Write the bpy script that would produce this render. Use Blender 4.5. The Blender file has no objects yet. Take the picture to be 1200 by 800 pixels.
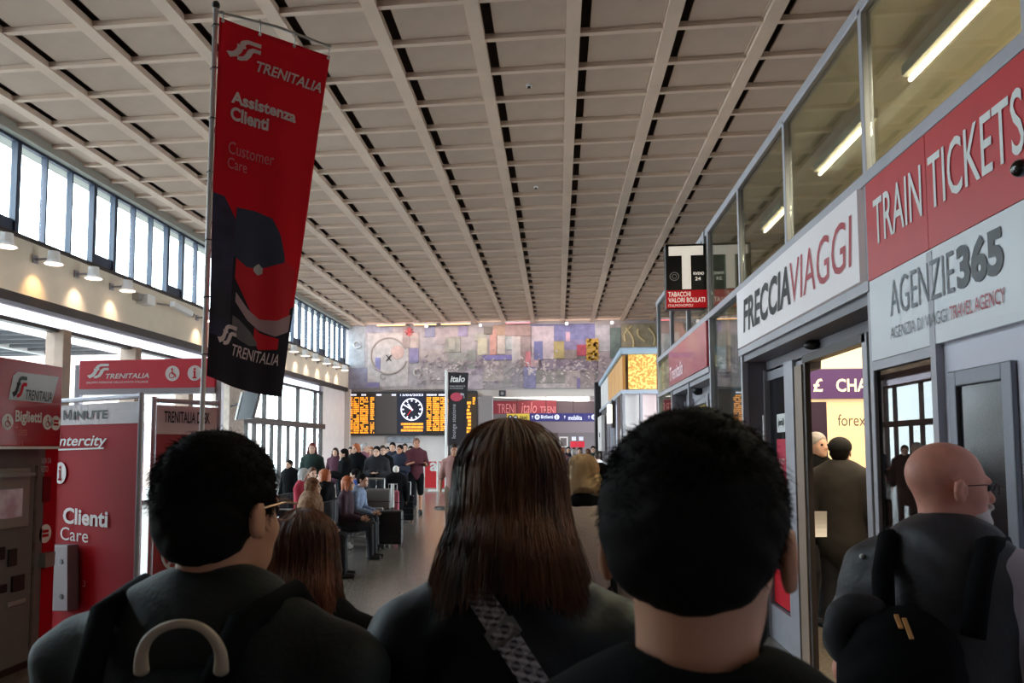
import bpy, bmesh, math, random
import numpy as np
from mathutils import Vector, Matrix

random.seed(7); rng = np.random.default_rng(7)
sc = bpy.context.scene
PI = math.pi

# ------------------------------------------------------------------ camera
FPX = 900.0; CX, CY = 545.0, 463.0
pitch = math.atan(62/900); yaw = math.atan(108.5/900*math.cos(pitch))
Rv = np.array([math.cos(yaw), math.sin(yaw), 0.0])
Fv = np.array([-math.sin(yaw)*math.cos(pitch), math.cos(yaw)*math.cos(pitch), math.sin(pitch)])
Uv = np.cross(Rv, Fv); CAM = np.array([0, 0, 1.7])
cam_d = bpy.data.cameras.new('camera'); cam = bpy.data.objects.new('camera', cam_d)
sc.collection.objects.link(cam); sc.camera = cam
cam.location = CAM; cam.rotation_euler = (PI/2+pitch, 0, yaw)
cam_d.sensor_width = 36; cam_d.lens = FPX/1200*36
cam_d.shift_x = (600-CX)/1200; cam_d.shift_y = (CY-400)/1200
cam_d.clip_start = .05; cam_d.clip_end = 500
cam_d.dof.use_dof = True; cam_d.dof.focus_distance = 15; cam_d.dof.aperture_fstop = 10

# ------------------------------------------------------------------ world and light
w = bpy.data.worlds.new('overcast_sky'); sc.world = w; w.use_nodes = True
wn = w.node_tree.nodes; wl = w.node_tree.links
wbg = wn['Background']; wbg.inputs[1].default_value = 12.5
tc = wn.new('ShaderNodeTexCoord'); sx = wn.new('ShaderNodeSeparateXYZ'); cr = wn.new('ShaderNodeValToRGB')
wl.new(tc.outputs['Generated'], sx.inputs[0]); wl.new(sx.outputs['Z'], cr.inputs[0])
cr.color_ramp.elements[0].position = 0.0; cr.color_ramp.elements[0].color = (.84, .94, 1, 1)
cr.color_ramp.elements[1].position = 1.0; cr.color_ramp.elements[1].color = (.72, .85, 1, 1)
wl.new(cr.outputs[0], wbg.inputs[0])
sc.view_settings.view_transform = 'Standard'; sc.view_settings.look = 'None'
sc.view_settings.exposure = 0.0; sc.view_settings.gamma = 1.0
sc.cycles.max_bounces = 10; sc.cycles.diffuse_bounces = 5; sc.cycles.transparent_max_bounces = 16
sc.cycles.sample_clamp_indirect = 6.0; sc.cycles.caustics_reflective = False; sc.cycles.caustics_refractive = False

def portal(name, loc, size, rot):            # light portal in a window opening: guides the sky's own light
    d = bpy.data.lights.new(name, 'AREA'); d.shape = 'RECTANGLE'; d.size, d.size_y = size
    d.cycles.is_portal = True
    o = bpy.data.objects.new(name, d); sc.collection.objects.link(o); o.location = loc; o.rotation_euler = rot
portal('window_portal', (-12.95, 23.2, 7.8), (2.3, 44), (0, -PI/2, 0))
portal('glass_wall_portal', (-12.95, 22.3, 2.5), (5, 36), (0, -PI/2, 0))

# ------------------------------------------------------------------ pixel helpers (measure places in the photograph)
def ray(x, y): return Fv + Rv*(x-CX)/FPX - Uv*(y-CY)/FPX
def at(x, y, **k):
    d = ray(x, y); (a, v), = k.items(); i = 'XYZ'.index(a)
    return CAM + d*(v-CAM[i])/d[i]
def dep(x, y, t): return CAM + ray(x, y)*t

# ------------------------------------------------------------------ materials
MATS = {}
def s2l(c): return tuple(((v/255)/12.92 if v/255 <= .04045 else ((v/255+.055)/1.055)**2.4) for v in c[:3])
def mat(name, rgb, rough=.6, metal=0, emit=0, noise=0, nscale=8, bump=0, bscale=60, spec=.5, rgb2=None, coat=0, stretch=None, ecol=None):
    if name in MATS: return MATS[name]
    m = bpy.data.materials.new(name); m.use_nodes = True; nt = m.node_tree; b = nt.nodes['Principled BSDF']
    c = s2l(rgb)
    b.inputs['Base Color'].default_value = (*c, 1); b.inputs['Roughness'].default_value = rough
    b.inputs['Metallic'].default_value = metal; b.inputs['Specular IOR Level'].default_value = spec
    b.inputs['Coat Weight'].default_value = coat
    t = nt.nodes.new('ShaderNodeTexCoord'); mp = nt.nodes.new('ShaderNodeMapping'); nt.links.new(t.outputs['Object'], mp.inputs[0])
    if stretch: mp.inputs['Scale'].default_value = stretch
    if noise or rgb2:
        n = nt.nodes.new('ShaderNodeTexNoise'); n.inputs['Scale'].default_value = nscale; n.inputs['Detail'].default_value = 5
        nt.links.new(mp.outputs[0], n.inputs['Vector'])
        r = nt.nodes.new('ShaderNodeValToRGB'); nt.links.new(n.outputs['Fac'], r.inputs[0])
        k = noise or .0
        c2 = s2l(rgb2) if rgb2 else tuple(min(1, v*(1+k)) for v in c)
        c1 = c if rgb2 else tuple(v*(1-k) for v in c)
        r.color_ramp.elements[0].position = .35; r.color_ramp.elements[1].position = .65
        r.color_ramp.elements[0].color = (*c1, 1); r.color_ramp.elements[1].color = (*c2, 1)
        nt.links.new(r.outputs[0], b.inputs['Base Color'])
    if bump:
        n2 = nt.nodes.new('ShaderNodeTexNoise'); n2.inputs['Scale'].default_value = bscale; n2.inputs['Detail'].default_value = 4
        nt.links.new(mp.outputs[0], n2.inputs['Vector'])
        bp = nt.nodes.new('ShaderNodeBump'); bp.inputs['Strength'].default_value = bump; bp.inputs['Distance'].default_value = .01
        nt.links.new(n2.outputs['Fac'], bp.inputs['Height']); nt.links.new(bp.outputs[0], b.inputs['Normal'])
    if emit:
        b.inputs['Emission Color'].default_value = (*(s2l(ecol) if ecol else c), 1); b.inputs['Emission Strength'].default_value = emit
    MATS[name] = m; return m
def glass(name, tint=(255, 255, 255), refl=1.0, rough=.0, ior=1.5, haze=0, hcol=(200, 200, 200)):
    m = bpy.data.materials.new(name); m.use_nodes = True; nt = m.node_tree; nt.nodes.clear()
    out = nt.nodes.new('ShaderNodeOutputMaterial'); mx = nt.nodes.new('ShaderNodeMixShader')
    tr = nt.nodes.new('ShaderNodeBsdfTransparent'); tr.inputs[0].default_value = (*s2l(tint), 1)
    gl = nt.nodes.new('ShaderNodeBsdfGlossy'); gl.inputs['Roughness'].default_value = rough
    lw_ = nt.nodes.new('ShaderNodeLayerWeight'); lw_.inputs[0].default_value = .5      # Schlick reflectance of a thin pane, same from both sides
    pw_ = nt.nodes.new('ShaderNodeMath'); pw_.operation = 'POWER'; pw_.inputs[1].default_value = 5
    mu = nt.nodes.new('ShaderNodeMath'); mu.operation = 'MULTIPLY_ADD'; mu.inputs[1].default_value = .9*min(refl, 1); mu.inputs[2].default_value = .04*refl; mu.use_clamp = True
    nt.links.new(lw_.outputs['Facing'], pw_.inputs[0]); nt.links.new(pw_.outputs[0], mu.inputs[0]); nt.links.new(mu.outputs[0], mx.inputs[0])
    if haze:
        df = nt.nodes.new('ShaderNodeBsdfDiffuse'); df.inputs[0].default_value = (*s2l(hcol), 1)
        m2 = nt.nodes.new('ShaderNodeMixShader'); m2.inputs[0].default_value = haze
        nt.links.new(tr.outputs[0], m2.inputs[1]); nt.links.new(df.outputs[0], m2.inputs[2]); nt.links.new(m2.outputs[0], mx.inputs[1])
    else: nt.links.new(tr.outputs[0], mx.inputs[1])
    nt.links.new(gl.outputs[0], mx.inputs[2]); nt.links.new(mx.outputs[0], out.inputs[0])
    MATS[name] = m; return m

M_ceil = mat('painted_ceiling', (208, 184, 166), .7, noise=.05, nscale=1.2)
M_panel = mat('ceiling_panel', (186, 163, 147), .75, noise=.08, nscale=.9)
M_void = mat('ceiling_void', (100, 80, 70), .9)
M_wallc = mat('cream_wall', (222, 208, 188), .8, noise=.04, nscale=1.5)
M_white = mat('white_wall', (232, 224, 222), .7, noise=.03, nscale=2)
M_dark = mat('dark_bronze_metal', (52, 44, 42), .45, .3)
M_navy = mat('navy_window_frame', (48, 58, 78), .5)
M_brown = mat('brown_column', (128, 104, 88), .6, noise=.1, nscale=3)
M_floor = mat('terrazzo_floor', (112, 104, 96), .22, noise=.12, nscale=40, spec=.5, rgb2=(134, 126, 116))
M_alu = mat('aluminium_frame', (166, 163, 170), .45, .3, noise=.04)
M_steel = mat('brushed_steel', (170, 168, 165), .35, .8)
M_beam = mat('white_beam', (205, 195, 190), .7)
M_grey = mat('grey_panel', (120, 112, 112), .6)
M_black = mat('black_plastic', (16, 16, 18), .45)
M_red = mat('red_print', (206, 28, 44), .6, spec=.25)
M_redd = mat('deep_red_print', (178, 12, 30), .65, spec=.15)
M_pw = mat('white_print', (235, 232, 230), .5)
M_pk = mat('black_print', (24, 22, 26), .6)
M_greypr = mat('grey_print', (190, 186, 190), .6)
M_clear = glass('clear_glass', (245, 250, 250))
M_shopg = glass('shop_glass', (215, 222, 220), refl=1.0)
M_lampw = mat('fluorescent_tube', (255, 240, 205), .5, emit=14, ecol=(255, 236, 200))

# ------------------------------------------------------------------ mesh helpers
class MB:
    def __init__(s): s.v = []; s.f = []
    def box(s, lo, hi):
        x0, y0, z0 = lo; x1, y1, z1 = hi; n = len(s.v)
        s.v += [(x0,y0,z0),(x1,y0,z0),(x1,y1,z0),(x0,y1,z0),(x0,y0,z1),(x1,y0,z1),(x1,y1,z1),(x0,y1,z1)]
        s.f += [tuple(n+i for i in q) for q in ((0,3,2,1),(4,5,6,7),(0,1,5,4),(1,2,6,5),(2,3,7,6),(3,0,4,7))]
        return s
    def obox(s, c, ax, ay, az):           # centre and three half vectors
        c, ax, ay, az = map(np.array, (c, ax, ay, az)); n = len(s.v)
        for k in ((-1,-1,-1),(1,-1,-1),(1,1,-1),(-1,1,-1),(-1,-1,1),(1,-1,1),(1,1,1),(-1,1,1)):
            s.v.append(tuple(c+ax*k[0]+ay*k[1]+az*k[2]))
        s.f += [tuple(n+i for i in q) for q in ((0,3,2,1),(4,5,6,7),(0,1,5,4),(1,2,6,5),(2,3,7,6),(3,0,4,7))]
        return s
    def bar(s, a, b, w, h=None):          # square bar
        a, b = np.array(a, float), np.array(b, float); d = b-a; L = np.linalg.norm(d); d = d/L
        up = np.array([0, 0, 1.0]) if abs(d[2]) < .9 else np.array([0, 1.0, 0])
        x = np.cross(d, up); x /= np.linalg.norm(x); z = np.cross(x, d)
        return s.obox((a+b)/2, x*w/2, d*L/2, z*(h or w)/2)
    def tube(s, pts, r, n=10, cap=True):
        pts = [np.array(p, float) for p in pts]; rs = r if hasattr(r, '__len__') else [r]*len(pts); base = len(s.v)
        for i, p in enumerate(pts):
            d = pts[min(i+1, len(pts)-1)]-pts[max(i-1, 0)]; d = d/(np.linalg.norm(d)+1e-9)
            up = np.array([0, 0, 1.0]) if abs(d[2]) < .95 else np.array([1.0, 0, 0])
            x = np.cross(d, up); x /= np.linalg.norm(x); y = np.cross(d, x)
            for k in range(n):
                a = 2*PI*k/n; s.v.append(tuple(p+(x*math.cos(a)+y*math.sin(a))*rs[i]))
        for i in range(len(pts)-1):
            for k in range(n):
                a = base+i*n+k; b = base+i*n+(k+1) % n; s.f.append((a, b, b+n, a+n))
        if cap:
            s.f.append(tuple(base+k for k in range(n))[::-1]); s.f.append(tuple(base+(len(pts)-1)*n+k for k in range(n)))
        return s
    def prism(s, poly, O, ux, uy, uz, t):  # polygon in the ux,uy plane pushed t along uz
        O, ux, uy, uz = map(np.array, (O, ux, uy, uz)); n = len(s.v); m = len(poly)
        for q in (0, t):
            for (a, b) in poly: s.v.append(tuple(O+ux*a+uy*b+uz*q))
        s.f.append(tuple(n+i for i in range(m))[::-1]); s.f.append(tuple(n+m+i for i in range(m)))
        for i in range(m):
            j = (i+1) % m; s.f.append((n+i, n+j, n+m+j, n+m+i))
        return s
    def poly(s, pts):
        n = len(s.v); s.v += [tuple(p) for p in pts]; s.f.append(tuple(range(n, n+len(pts)))); return s
    def sphere(s, c, r, nu=12, nv=8, sc3=(1, 1, 1)):
        n = len(s.v)
        for i in range(nv+1):
            th = PI*i/nv
            for k in range(nu):
                a = 2*PI*k/nu
                s.v.append((c[0]+r*sc3[0]*math.sin(th)*math.cos(a), c[1]+r*sc3[1]*math.sin(th)*math.sin(a), c[2]+r*sc3[2]*math.cos(th)))
        for i in range(nv):
            for k in range(nu):
                a = n+i*nu+k; b = n+i*nu+(k+1) % nu; s.f.append((a, a+nu, b+nu, b))
        return s
    def grid(s, fn, nu, nv):
        n = len(s.v)
        for j in range(nv+1):
            for i in range(nu+1): s.v.append(tuple(fn(i/nu, j/nv)))
        for j in range(nv):
            for i in range(nu):
                a = n+j*(nu+1)+i; s.f.append((a, a+1, a+nu+2, a+nu+1))
        return s

def root_loc(p):
    while p is not None and p.parent is not None: p = p.parent
    return np.array(p.location) if p is not None else np.zeros(3)
def link(name, me, m, parent=None, smooth=False):
    o = bpy.data.objects.new(name, me); sc.collection.objects.link(o)
    if m: me.materials.append(m)
    if parent is not None: o.parent = parent
    if smooth: me.shade_smooth()
    return o
def obj(name, mb, m, parent=None, smooth=False, local=False, bevel=0):
    """mb holds world coordinates; parts are stored relative to their thing's base"""
    me = bpy.data.meshes.new(name); off = np.zeros(3) if local or parent is None else root_loc(parent)
    v = np.array(mb.v, float)-off; me.from_pydata(v.tolist(), [], mb.f); me.validate(); me.update()
    o = link(name, me, m, parent, smooth)
    if bevel:
        md = o.modifiers.new('bevel', 'BEVEL'); md.width = bevel; md.segments = 2; md.limit_method = 'ANGLE'
    return o
def tag(o, label=None, cat=None, group=None, kind=None):
    if label and len(label.split()) > 16: print('LONG LABEL', label)
    if label: o['label'] = label
    if cat: o['category'] = cat
    if group: o['group'] = group
    if kind: o['kind'] = kind
    return o
def thing(name, label, cat, loc=(0, 0, 0), group=None, rz=0):
    o = bpy.data.objects.new(name, None); sc.collection.objects.link(o); o.location = tuple(loc); o.rotation_euler = (0, 0, rz)
    o.empty_display_size = .1
    return tag(o, label, cat, group)
def struct(name, mb, m, parent=None, **k):
    o = obj(name, mb, m, parent, **k)
    if parent is None: o['kind'] = 'structure'
    return o
def B(lo, hi): return MB().box(lo, hi)

# ---- flat print: text and shapes mapped onto a surface
_TXT = {}
def text_verts(txt, bold=0, shear=0):
    key = (txt, bold, shear)
    if key in _TXT: return _TXT[key]
    c = bpy.data.curves.new('t', 'FONT'); c.body = txt; c.offset = bold; c.shear = shear; c.resolution_u = 3; c.fill_mode = 'FRONT'
    o = bpy.data.objects.new('t', c); sc.collection.objects.link(o)
    me = bpy.data.meshes.new_from_object(o)
    v = np.array([tuple(p.co) for p in me.vertices]); f = [tuple(p.vertices) for p in me.polygons]
    bpy.data.objects.remove(o); bpy.data.meshes.remove(me); bpy.data.curves.remove(c)
    v = v[:, :2]; lo = v.min(0); hi = v.max(0); v = (v-lo)/(hi-lo)
    _TXT[key] = (v, f); return _TXT[key]
def surf(O, ux, uy):
    O, ux, uy = map(lambda a: np.array(a, float), (O, ux, uy)); n = np.cross(ux, uy); n /= np.linalg.norm(n)
    return lambda a, b, e=0: O+ux*a+uy*b+n*e
def lettering(txt, S, x, y, w, h, m, parent, bold=0, shear=0, e=.004, name='lettering', label=None):
    v, f = text_verts(txt, bold, shear); mb = MB(); mb.v = [tuple(S(x+a*w, y+b*h, e)) for a, b in v]; mb.f = f
    o = obj(name, mb, m, parent)
    if label: o['label'] = label
    return o
def shape(polys, S, x, y, w, h, m, parent, e=.004, name='emblem'):
    mb = MB()
    for p in polys: mb.poly([S(x+a*w, y+b*h, e) for a, b in p])
    return obj(name, mb, m, parent)
def stroke(pts, wd):
    pts = np.array(pts, float); L = []; Rr = []
    for i in range(len(pts)):
        d = pts[min(i+1, len(pts)-1)]-pts[max(i-1, 0)]; d /= np.linalg.norm(d); n = np.array([-d[1], d[0]])
        ww = wd if not hasattr(wd, '__len__') else wd[i]
        L.append(pts[i]+n*ww/2); Rr.append(pts[i]-n*ww/2)
    return [[L[i], L[i+1], Rr[i+1], Rr[i]][::-1] for i in range(len(pts)-1)]
def circ(cx, cy, rx, ry, n=20): return [(cx+rx*math.cos(2*PI*i/n), cy+ry*math.sin(2*PI*i/n)) for i in range(n)]
def ring(cx, cy, r, t, n=24): return stroke([(cx+r*math.cos(2*PI*i/n), cy+r*math.sin(2*PI*i/n)) for i in range(n+1)], t)
def fs_logo():
    a = stroke([(1.0, .9), (.62, .9), (.5, .82), (.44, .68)], .17)
    b = stroke([(.42, .6), (.34, .36), (.24, .2), (.05, .1)], [.17, .18, .2, .24])
    c = stroke([(1.0, .62), (.78, .62), (.7, .54), (.64, .34), (.55, .16), (.4, .08), (.32, .08)], .17)
    d = stroke([(.3, .62), (.56, .62)], .12)
    return a, b+d, c
def icon_disc(S, x, y, r, m1, m2, parent, kind, e=.004):
    shape([circ(x, y, r, r)], S, 0, 0, 1, 1, m1, parent, e, 'icon_disc')
    if kind == 'i': g = [circ(x, y+.5*r, .16*r, .16*r)]+stroke([(x-.2*r, y+.2*r), (x+.05*r, y+.2*r)], .18*r)+stroke([(x, y+.25*r), (x, y-.6*r)], .26*r)+stroke([(x-.3*r, y-.6*r), (x+.3*r, y-.6*r)], .18*r)
    elif kind == 'wheel': g = [circ(x-.05*r, y+.55*r, .14*r, .14*r)]+stroke([(x-.05*r, y+.4*r), (x, y-.05*r), (x+.35*r, y-.1*r), (x+.5*r, y-.5*r)], .15*r)+ring(x-.08*r, y-.25*r, .36*r, .1*r, 14)
    elif kind == 'up': g = stroke([(x, y-.6*r), (x, y+.4*r)], .2*r)+[[(x-.4*r, y+.15*r), (x+.4*r, y+.15*r), (x, y+.65*r)]]
    else: g = [[(x-.5*r, y-.35*r), (x+.5*r, y-.35*r), (x+.5*r, y-.05*r), (x-.5*r, y-.05*r)], [(x-.5*r, y+.1*r), (x+.5*r, y+.1*r), (x+.5*r, y+.4*r), (x-.5*r, y+.4*r)]]
    shape(g, S, 0, 0, 1, 1, m2, parent, e+.003, 'pictogram')

# ================================================================== SETTING
YE = 45.0; XL = -12.5; ZC = 9.05; YB = -9.0; XR = 5.9
struct('floor', B((-13, YB-1, -.2), (13, 62, 0)), M_floor)
# thin joints of the paving and a dark border line
ceil = struct('ceiling', B((-13.2, YB-1, 9.72), (9, YE+1, 9.9)), M_void)
RX = [0.332+1.70*k for k in range(-8, 5)]
for x in RX:
    if x-.12 < -13: continue
    obj('ceiling_beam', B((x-.125, YB, ZC), (x+.125, YE, ZC+.13)), M_ceil, ceil)
cy_list = [13.42+1.245*j for j in range(-17, 26)]
for y in cy_list:
    if y < YE-.1: obj('cross_beam', B((-12.9, y-.055, ZC+.025), (XR, y+.055, ZC+.13)), M_ceil, ceil)
pm = bpy.data.meshes.new('ceiling_panel')
b_ = MB().box((0, 0, 0), (1.27, 1.12, .04)); b_.box((.0, .0, -.012), (1.27, .012, 0)); b_.box((1.24, 0, -.03), (1.27, 1.12, 0))
pm.from_pydata(b_.v, [], b_.f); pm.update(); pm.materials.append(M_panel)
cells = [(x, y) for y in cy_list for x in RX]
cells = [(x, y) for (x, y) in cells if y+1.2 < YE+.6]
near = [c for c in cells if c[1] > 9.5 and -.78*(c[1]+1)-.6 < c[0] < .56*c[1]+1]
near.sort(key=lambda c: c[1]); ind = set(near[:296])
rest_b = MB()
for (x, y) in cells:
    if (x, y) in ind:
        o = bpy.data.objects.new('ceiling_panel', pm); sc.collection.objects.link(o); o.parent = ceil
        o.location = (x+.30, y+.06, ZC+.11+random.uniform(-.005, .005))
    else: rest_b.box((x+.30, y+.06, ZC+.11), (x+1.57, y+1.18, ZC+.15))
tag(obj('panel_field', rest_b, M_panel, ceil), kind='stuff')
# roof edge over the clerestory
struct('trim_1', B((-13.1, YB, 8.93), (-12.3, YE, 9.74)), mat('clerestory_head', (150, 148, 140), .7), bevel=.01)

# left wall: fascia, cornice, soffit band, rail, columns, panes
wl_ = struct('wall_left', B((-12.75, YB, 5.27), (-12.5, YE, 6.62)), M_wallc)
obj('cornice', B((-12.8, YB, 5.04), (-12.3, YE, 5.27)), M_dark, wl_, bevel=.01)
obj('sill', B((-12.8, YB, 6.62), (-12.42, YE, 6.70)), M_dark, wl_)
obj('transom_panel', B((-12.75, 40, 4.72), (-12.6, YE, 5.04)), M_white, wl_)
obj('transom_pane', B((-12.64, 4.6, 4.72), (-12.62, 40, 5.04)), glass('frosted_transom', (240, 238, 244), refl=.5, haze=.45, hcol=(236, 232, 238)), wl_)
obj('wall_panel', B((-12.75, YB, 4.72), (-12.6, 4.6, 5.04)), M_wallc, wl_)  # added out of view: closed transom that cuts near daylight
obj('rail', B((-12.75, YB, 4.62), (-12.5, 40, 4.72)), M_dark, wl_)
obj('end_pier', B((-12.75, 40, 0), (-12.5, YE, 5.04)), M_white, wl_)
obj('corner_post', B((-12.5, 44.2, 0), (-12.2, 44.6, 5.2)), M_beam, wl_)
cw = struct('window_1', B((-12.62, YB, 8.86), (-12.5, YE, 8.95)), M_navy)
y = 1.25; i = 3
obj('wall_panel', B((-12.75, YB, 6.62), (-12.5, 1.25, 9.0)), M_wallc, wl_)  # unseen solid wall in place of near clerestory windows, added to darken foreground
obj('wall_panel', B((-12.75, YB, 0), (-12.5, 4.6, 4.72)), M_wallc, wl_)  # unseen, added where glass would run on; blocks daylight near the camera
while y < YE:
    grp = i % 4
    thick = .14 if grp in (1, 2) else .05
    obj('mullion', B((-12.66, y-thick/2, 6.70), (-12.5, y+thick/2, 8.9)), M_navy, cw)
    if grp == 1: obj('vent_panel', B((-12.64, y+.07, 6.70), (-12.55, y+.93, 7.02)), M_navy, cw)
    obj('pane', B((-12.60, y+thick/2, 6.70), (-12.59, y+1-thick/2, 8.86)), M_clear, cw)
    y += 1.0; i += 1
lw = struct('window_2', B((-12.62, YB, 0), (-12.5, 40, .12)), M_dark)
for yy in (4.6, 8.0, 11.4, 14.7, 18.05, 21.4, 24.75, 28.1):
    obj('column', B((-12.85, yy-.16, 0), (-12.35, yy+.16, 4.7)), M_brown, lw, bevel=.02)
for yy in (29.95, 31.9, 33.8, 36.2, 38.9, 39.9):
    obj('mullion', B((-12.68, yy-.05, 0), (-12.5, yy+.05, 4.65)), M_dark, lw)
obj('transom', B((-12.7, 26.5, 2.72), (-12.35, 40, 2.98)), mat('brown_transom', (60, 48, 46), .5), lw, bevel=.01)
for yy in (27.6, 28.8, 30.8, 32.8, 34.9, 37.3): obj('mullion', B((-12.66, yy-.045, 0), (-12.5, yy+.045, 2.75)), M_dark, lw)
ys = [4.6, 8.0, 11.4, 14.7, 18.05, 21.4, 24.75, 28.1, 31.9, 33.8, 36.2, 38.9, 40]
for a, b in zip(ys, ys[1:]): obj('pane', B((-12.60, a+.05, .1), (-12.59, b-.05, 4.65)), M_clear, lw)
# stone pillar by the glass wall
struct('pillar', B((-12.4, 26.4, 0), (-11.7, 27.7, 5.04)), mat('beige_stone_pillar', (188, 172, 160), .8, noise=.12, nscale=6, bump=.3, bscale=10), bevel=.03)

# outside: paved platform, canopy seen through the glass
struct('ground', B((-70, -30, -.35), (-13, 75, -.2)), mat('pale_paving', (200, 198, 192), .9, noise=.06))
can = struct('canopy', B((-46, 2, 7.75), (-26, 62, 7.95)), mat('canopy_concrete', (128, 130, 134), .8), None)
can['label'] = 'concrete platform canopy with dark ribs outside'
for yy in np.arange(2, 62, 1.5): obj('rib', B((-46, yy, 7.35), (-26, yy+.3, 7.75)), mat('canopy_rib', (96, 98, 104), .8), can)
for xx in np.arange(-46, -25, 5): obj('main_rib', B((xx, 2, 7.3), (xx+.45, 62, 7.76)), mat('canopy_light_rib', (220, 222, 224), .8), can)
for yy in (10, 26, 42, 58): obj('column', B((-36.3, yy, -.2), (-35.7, yy+.6, 7.3)), M_beam, can)
bk = struct('building', B((-30, 33, -.2), (-20, 50, 6)), mat('far_brick', (214, 190, 178), .9, noise=.15, nscale=2)); bk['kind'] = 'structure'
for zz in (1.2, 3.9):
    for yy in np.arange(34, 49, 2.6): obj('window_pane', B((-20.02, yy, zz), (-19.95, yy+1.4, zz+1.7)), mat('far_window', (215, 222, 228), .3), bk)

# end wall with a wide opening into a passage
we = struct('wall_end', B((-12.7, YE, 5.05), (XR, YE+.3, 9.8)), mat('end_wall_plaster', (182, 172, 172), .8))
obj('lintel', B((-4.9, YE-.06, 4.72), (XR, YE+.4, 5.12)), M_beam, we)
obj('wall_panel', B((-12.7, YE, 0), (-6.4, YE+.3, 5.05)), M_white, we)
obj('wall_panel', B((-6.4, YE, 2.6), (-4.9, YE+.3, 5.05)), M_grey, we)
obj('wall_panel', B((XR-3.4, YE, 0), (XR, YE+.3, 4.75)), M_grey, we)
wc = struct('column', B((-4.55, YE-.5, 0), (-3.75, YE+.1, 4.74)), mat('grey_column', (138, 130, 130), .7), bevel=.03)
struct('column', B((-5.2, YE-.2, 0), (-4.7, YE+.1, 4.74)), mat('dark_column', (84, 78, 80), .7), bevel=.03)
struct('wall_back_blocker', B((-13, YB-.3, 0), (9, YB, 9.8)), mat('dark_back_blocker', (120, 110, 104), .8))  # unseen dark wall, added to keep light off the foreground
struct('wall_right', B((XR, YB, 4.2), (XR+.3, YE+.3, 9.8)), mat('right_upper_wall', (170, 158, 148), .8))
# passage
M_pas = mat('passage_grey', (112, 102, 104), .7)
struct('wall_passage', B((-13, 60, 0), (9, 60.3, 5.2)), M_pas)
struct('ceiling_passage', B((-13, YE+.3, 5.0), (9, 60.3, 5.2)), mat('passage_ceiling', (150, 142, 140), .8))
ps = thing('ceiling_light', 'long white slanting light strip across the passage ceiling', 'light', (-1, 50, 4.9))
obj('light_strip', MB().poly([at(575, 465.5, Z=4.9), at(690, 464, Z=4.9), at(690, 471, Z=4.9), at(600, 466.5, Z=4.9)]), mat('strip_light', (255, 250, 240), .5, emit=2.2), ps)
obj('housing', MB().poly([at(573, 465.2, Z=4.95), at(692, 463.2, Z=4.95), at(692, 471.6, Z=4.95), at(600, 467, Z=4.95)]), M_beam, ps)

# ================================================================== MURAL
mur = thing('wall_mural', 'large mosaic mural of pale, lilac, yellow and red blocks high on the end wall', 'mural', (-3.5, YE, 5.1))
def mrect(x0, y0, x1, y1, rgb, t=.06, rough=.7, n=.16, sc_=3.0, bump=.6, name='mural_block'):
    a = at(x0, y1, Y=YE); b = at(x1, y0, Y=YE)
    rgb = tuple(int(c*.8+b_c*.2) for c, b_c in zip(rgb, (172, 162, 162)))
    m = mat('mural_%d_%d_%d' % rgb, rgb, rough, noise=n, nscale=sc_, bump=bump, bscale=5)
    return obj(name, B((a[0], YE-t, a[2]), (b[0], YE, b[2])), m, mur)
mrect(408, 379, 770, 456, (176, 166, 170), .03, name='ground_panel')
BL = [(409,380,428,431,(168,172,180),.05),(409,431,431,456,(142,142,168),.06),(428,380,460,390,(162,160,178),.05),(431,390,479,453,(196,186,184),.07),
(440,419,446,434,(128,124,178),.1),(472,381,481,408,(160,140,136),.09),(481,390,491,408,(186,166,160),.1),(480,408,491,425,(132,122,166),.09),
(498,380,510,395,(140,140,172),.07),(510,384,537,404,(182,166,170),.06),(537,382,548,394,(146,134,170),.08),(522,395,540,413,(150,146,136),.11),
(526,396,534,410,(172,168,156),.13),(491,409,526,424,(178,162,160),.05),(526,413,548,434,(154,152,146),.07),(548,410,558,432,(146,148,140),.09),
(556,390,570,400,(164,160,150),.07),(560,396,571,416,(196,188,160),.1),(567,383,577,392,(112,102,94),.1),(574,386,582,416,(196,140,128),.08),
(583,393,592,415,(206,190,180),.12),(578,381,592,393,(176,140,116),.07),(592,388,600,410,(176,182,184),.06),(566,416,600,422,(112,102,166),.11),
(566,423,590,447,(186,172,166),.08),(590,423,600,453,(160,154,152),.08),(600,394,603,431,(200,194,192),.12),(603,394,610,430,(198,186,184),.1),
(592,380,622,394,(160,132,128),.07),(610,394,622,432,(156,138,136),.06),(616,412,622,430,(200,110,120),.13),(622,418,631,430,(206,168,172),.1),
(623,382,649,421,(196,180,190),.1),(622,379,697,383,(106,106,152),.07),(626,400,636,422,(108,110,166),.12),(649,381,697,400,(112,114,168),.08),
(663,389,668,400,(200,160,180),.1),(649,400,661,420,(176,158,98),.12),(661,398,690,410,(132,122,168),.09),(661,404,676,421,(150,134,132),.08),
(676,404,687,417,(176,58,78),.14),(687,397,701,423,(196,152,64),.13),(697,380,715,412,(180,176,186),.07),(715,384,727,420,(92,112,108),.12),
(728,379,769,412,(150,140,112),.07),(701,412,727,452,(176,160,168),.06),(634,421,700,434,(142,128,146),.09),(600,432,616,453,(150,142,150),.09),
(614,430,628,455,(128,124,166),.12),(628,434,662,449,(142,136,130),.1),(628,449,676,455,(192,180,178),.08),(662,434,680,455,(180,162,160),.08),
(676,443,680,455,(128,112,166),.1),(680,433,697,455,(160,142,140),.07),(431,448,445,454,(142,132,182),.09),(445,454,540,457,(180,166,160),.07),
(540,434,566,456,(186,172,180),.06),(548,432,567,438,(170,150,170),.08),(491,424,526,446,(176,164,164),.06),(500,446,540,455,(190,176,174),.05)]
for k, q in enumerate(BL): mrect(*q[:5], q[5]+.0007*k)
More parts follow.
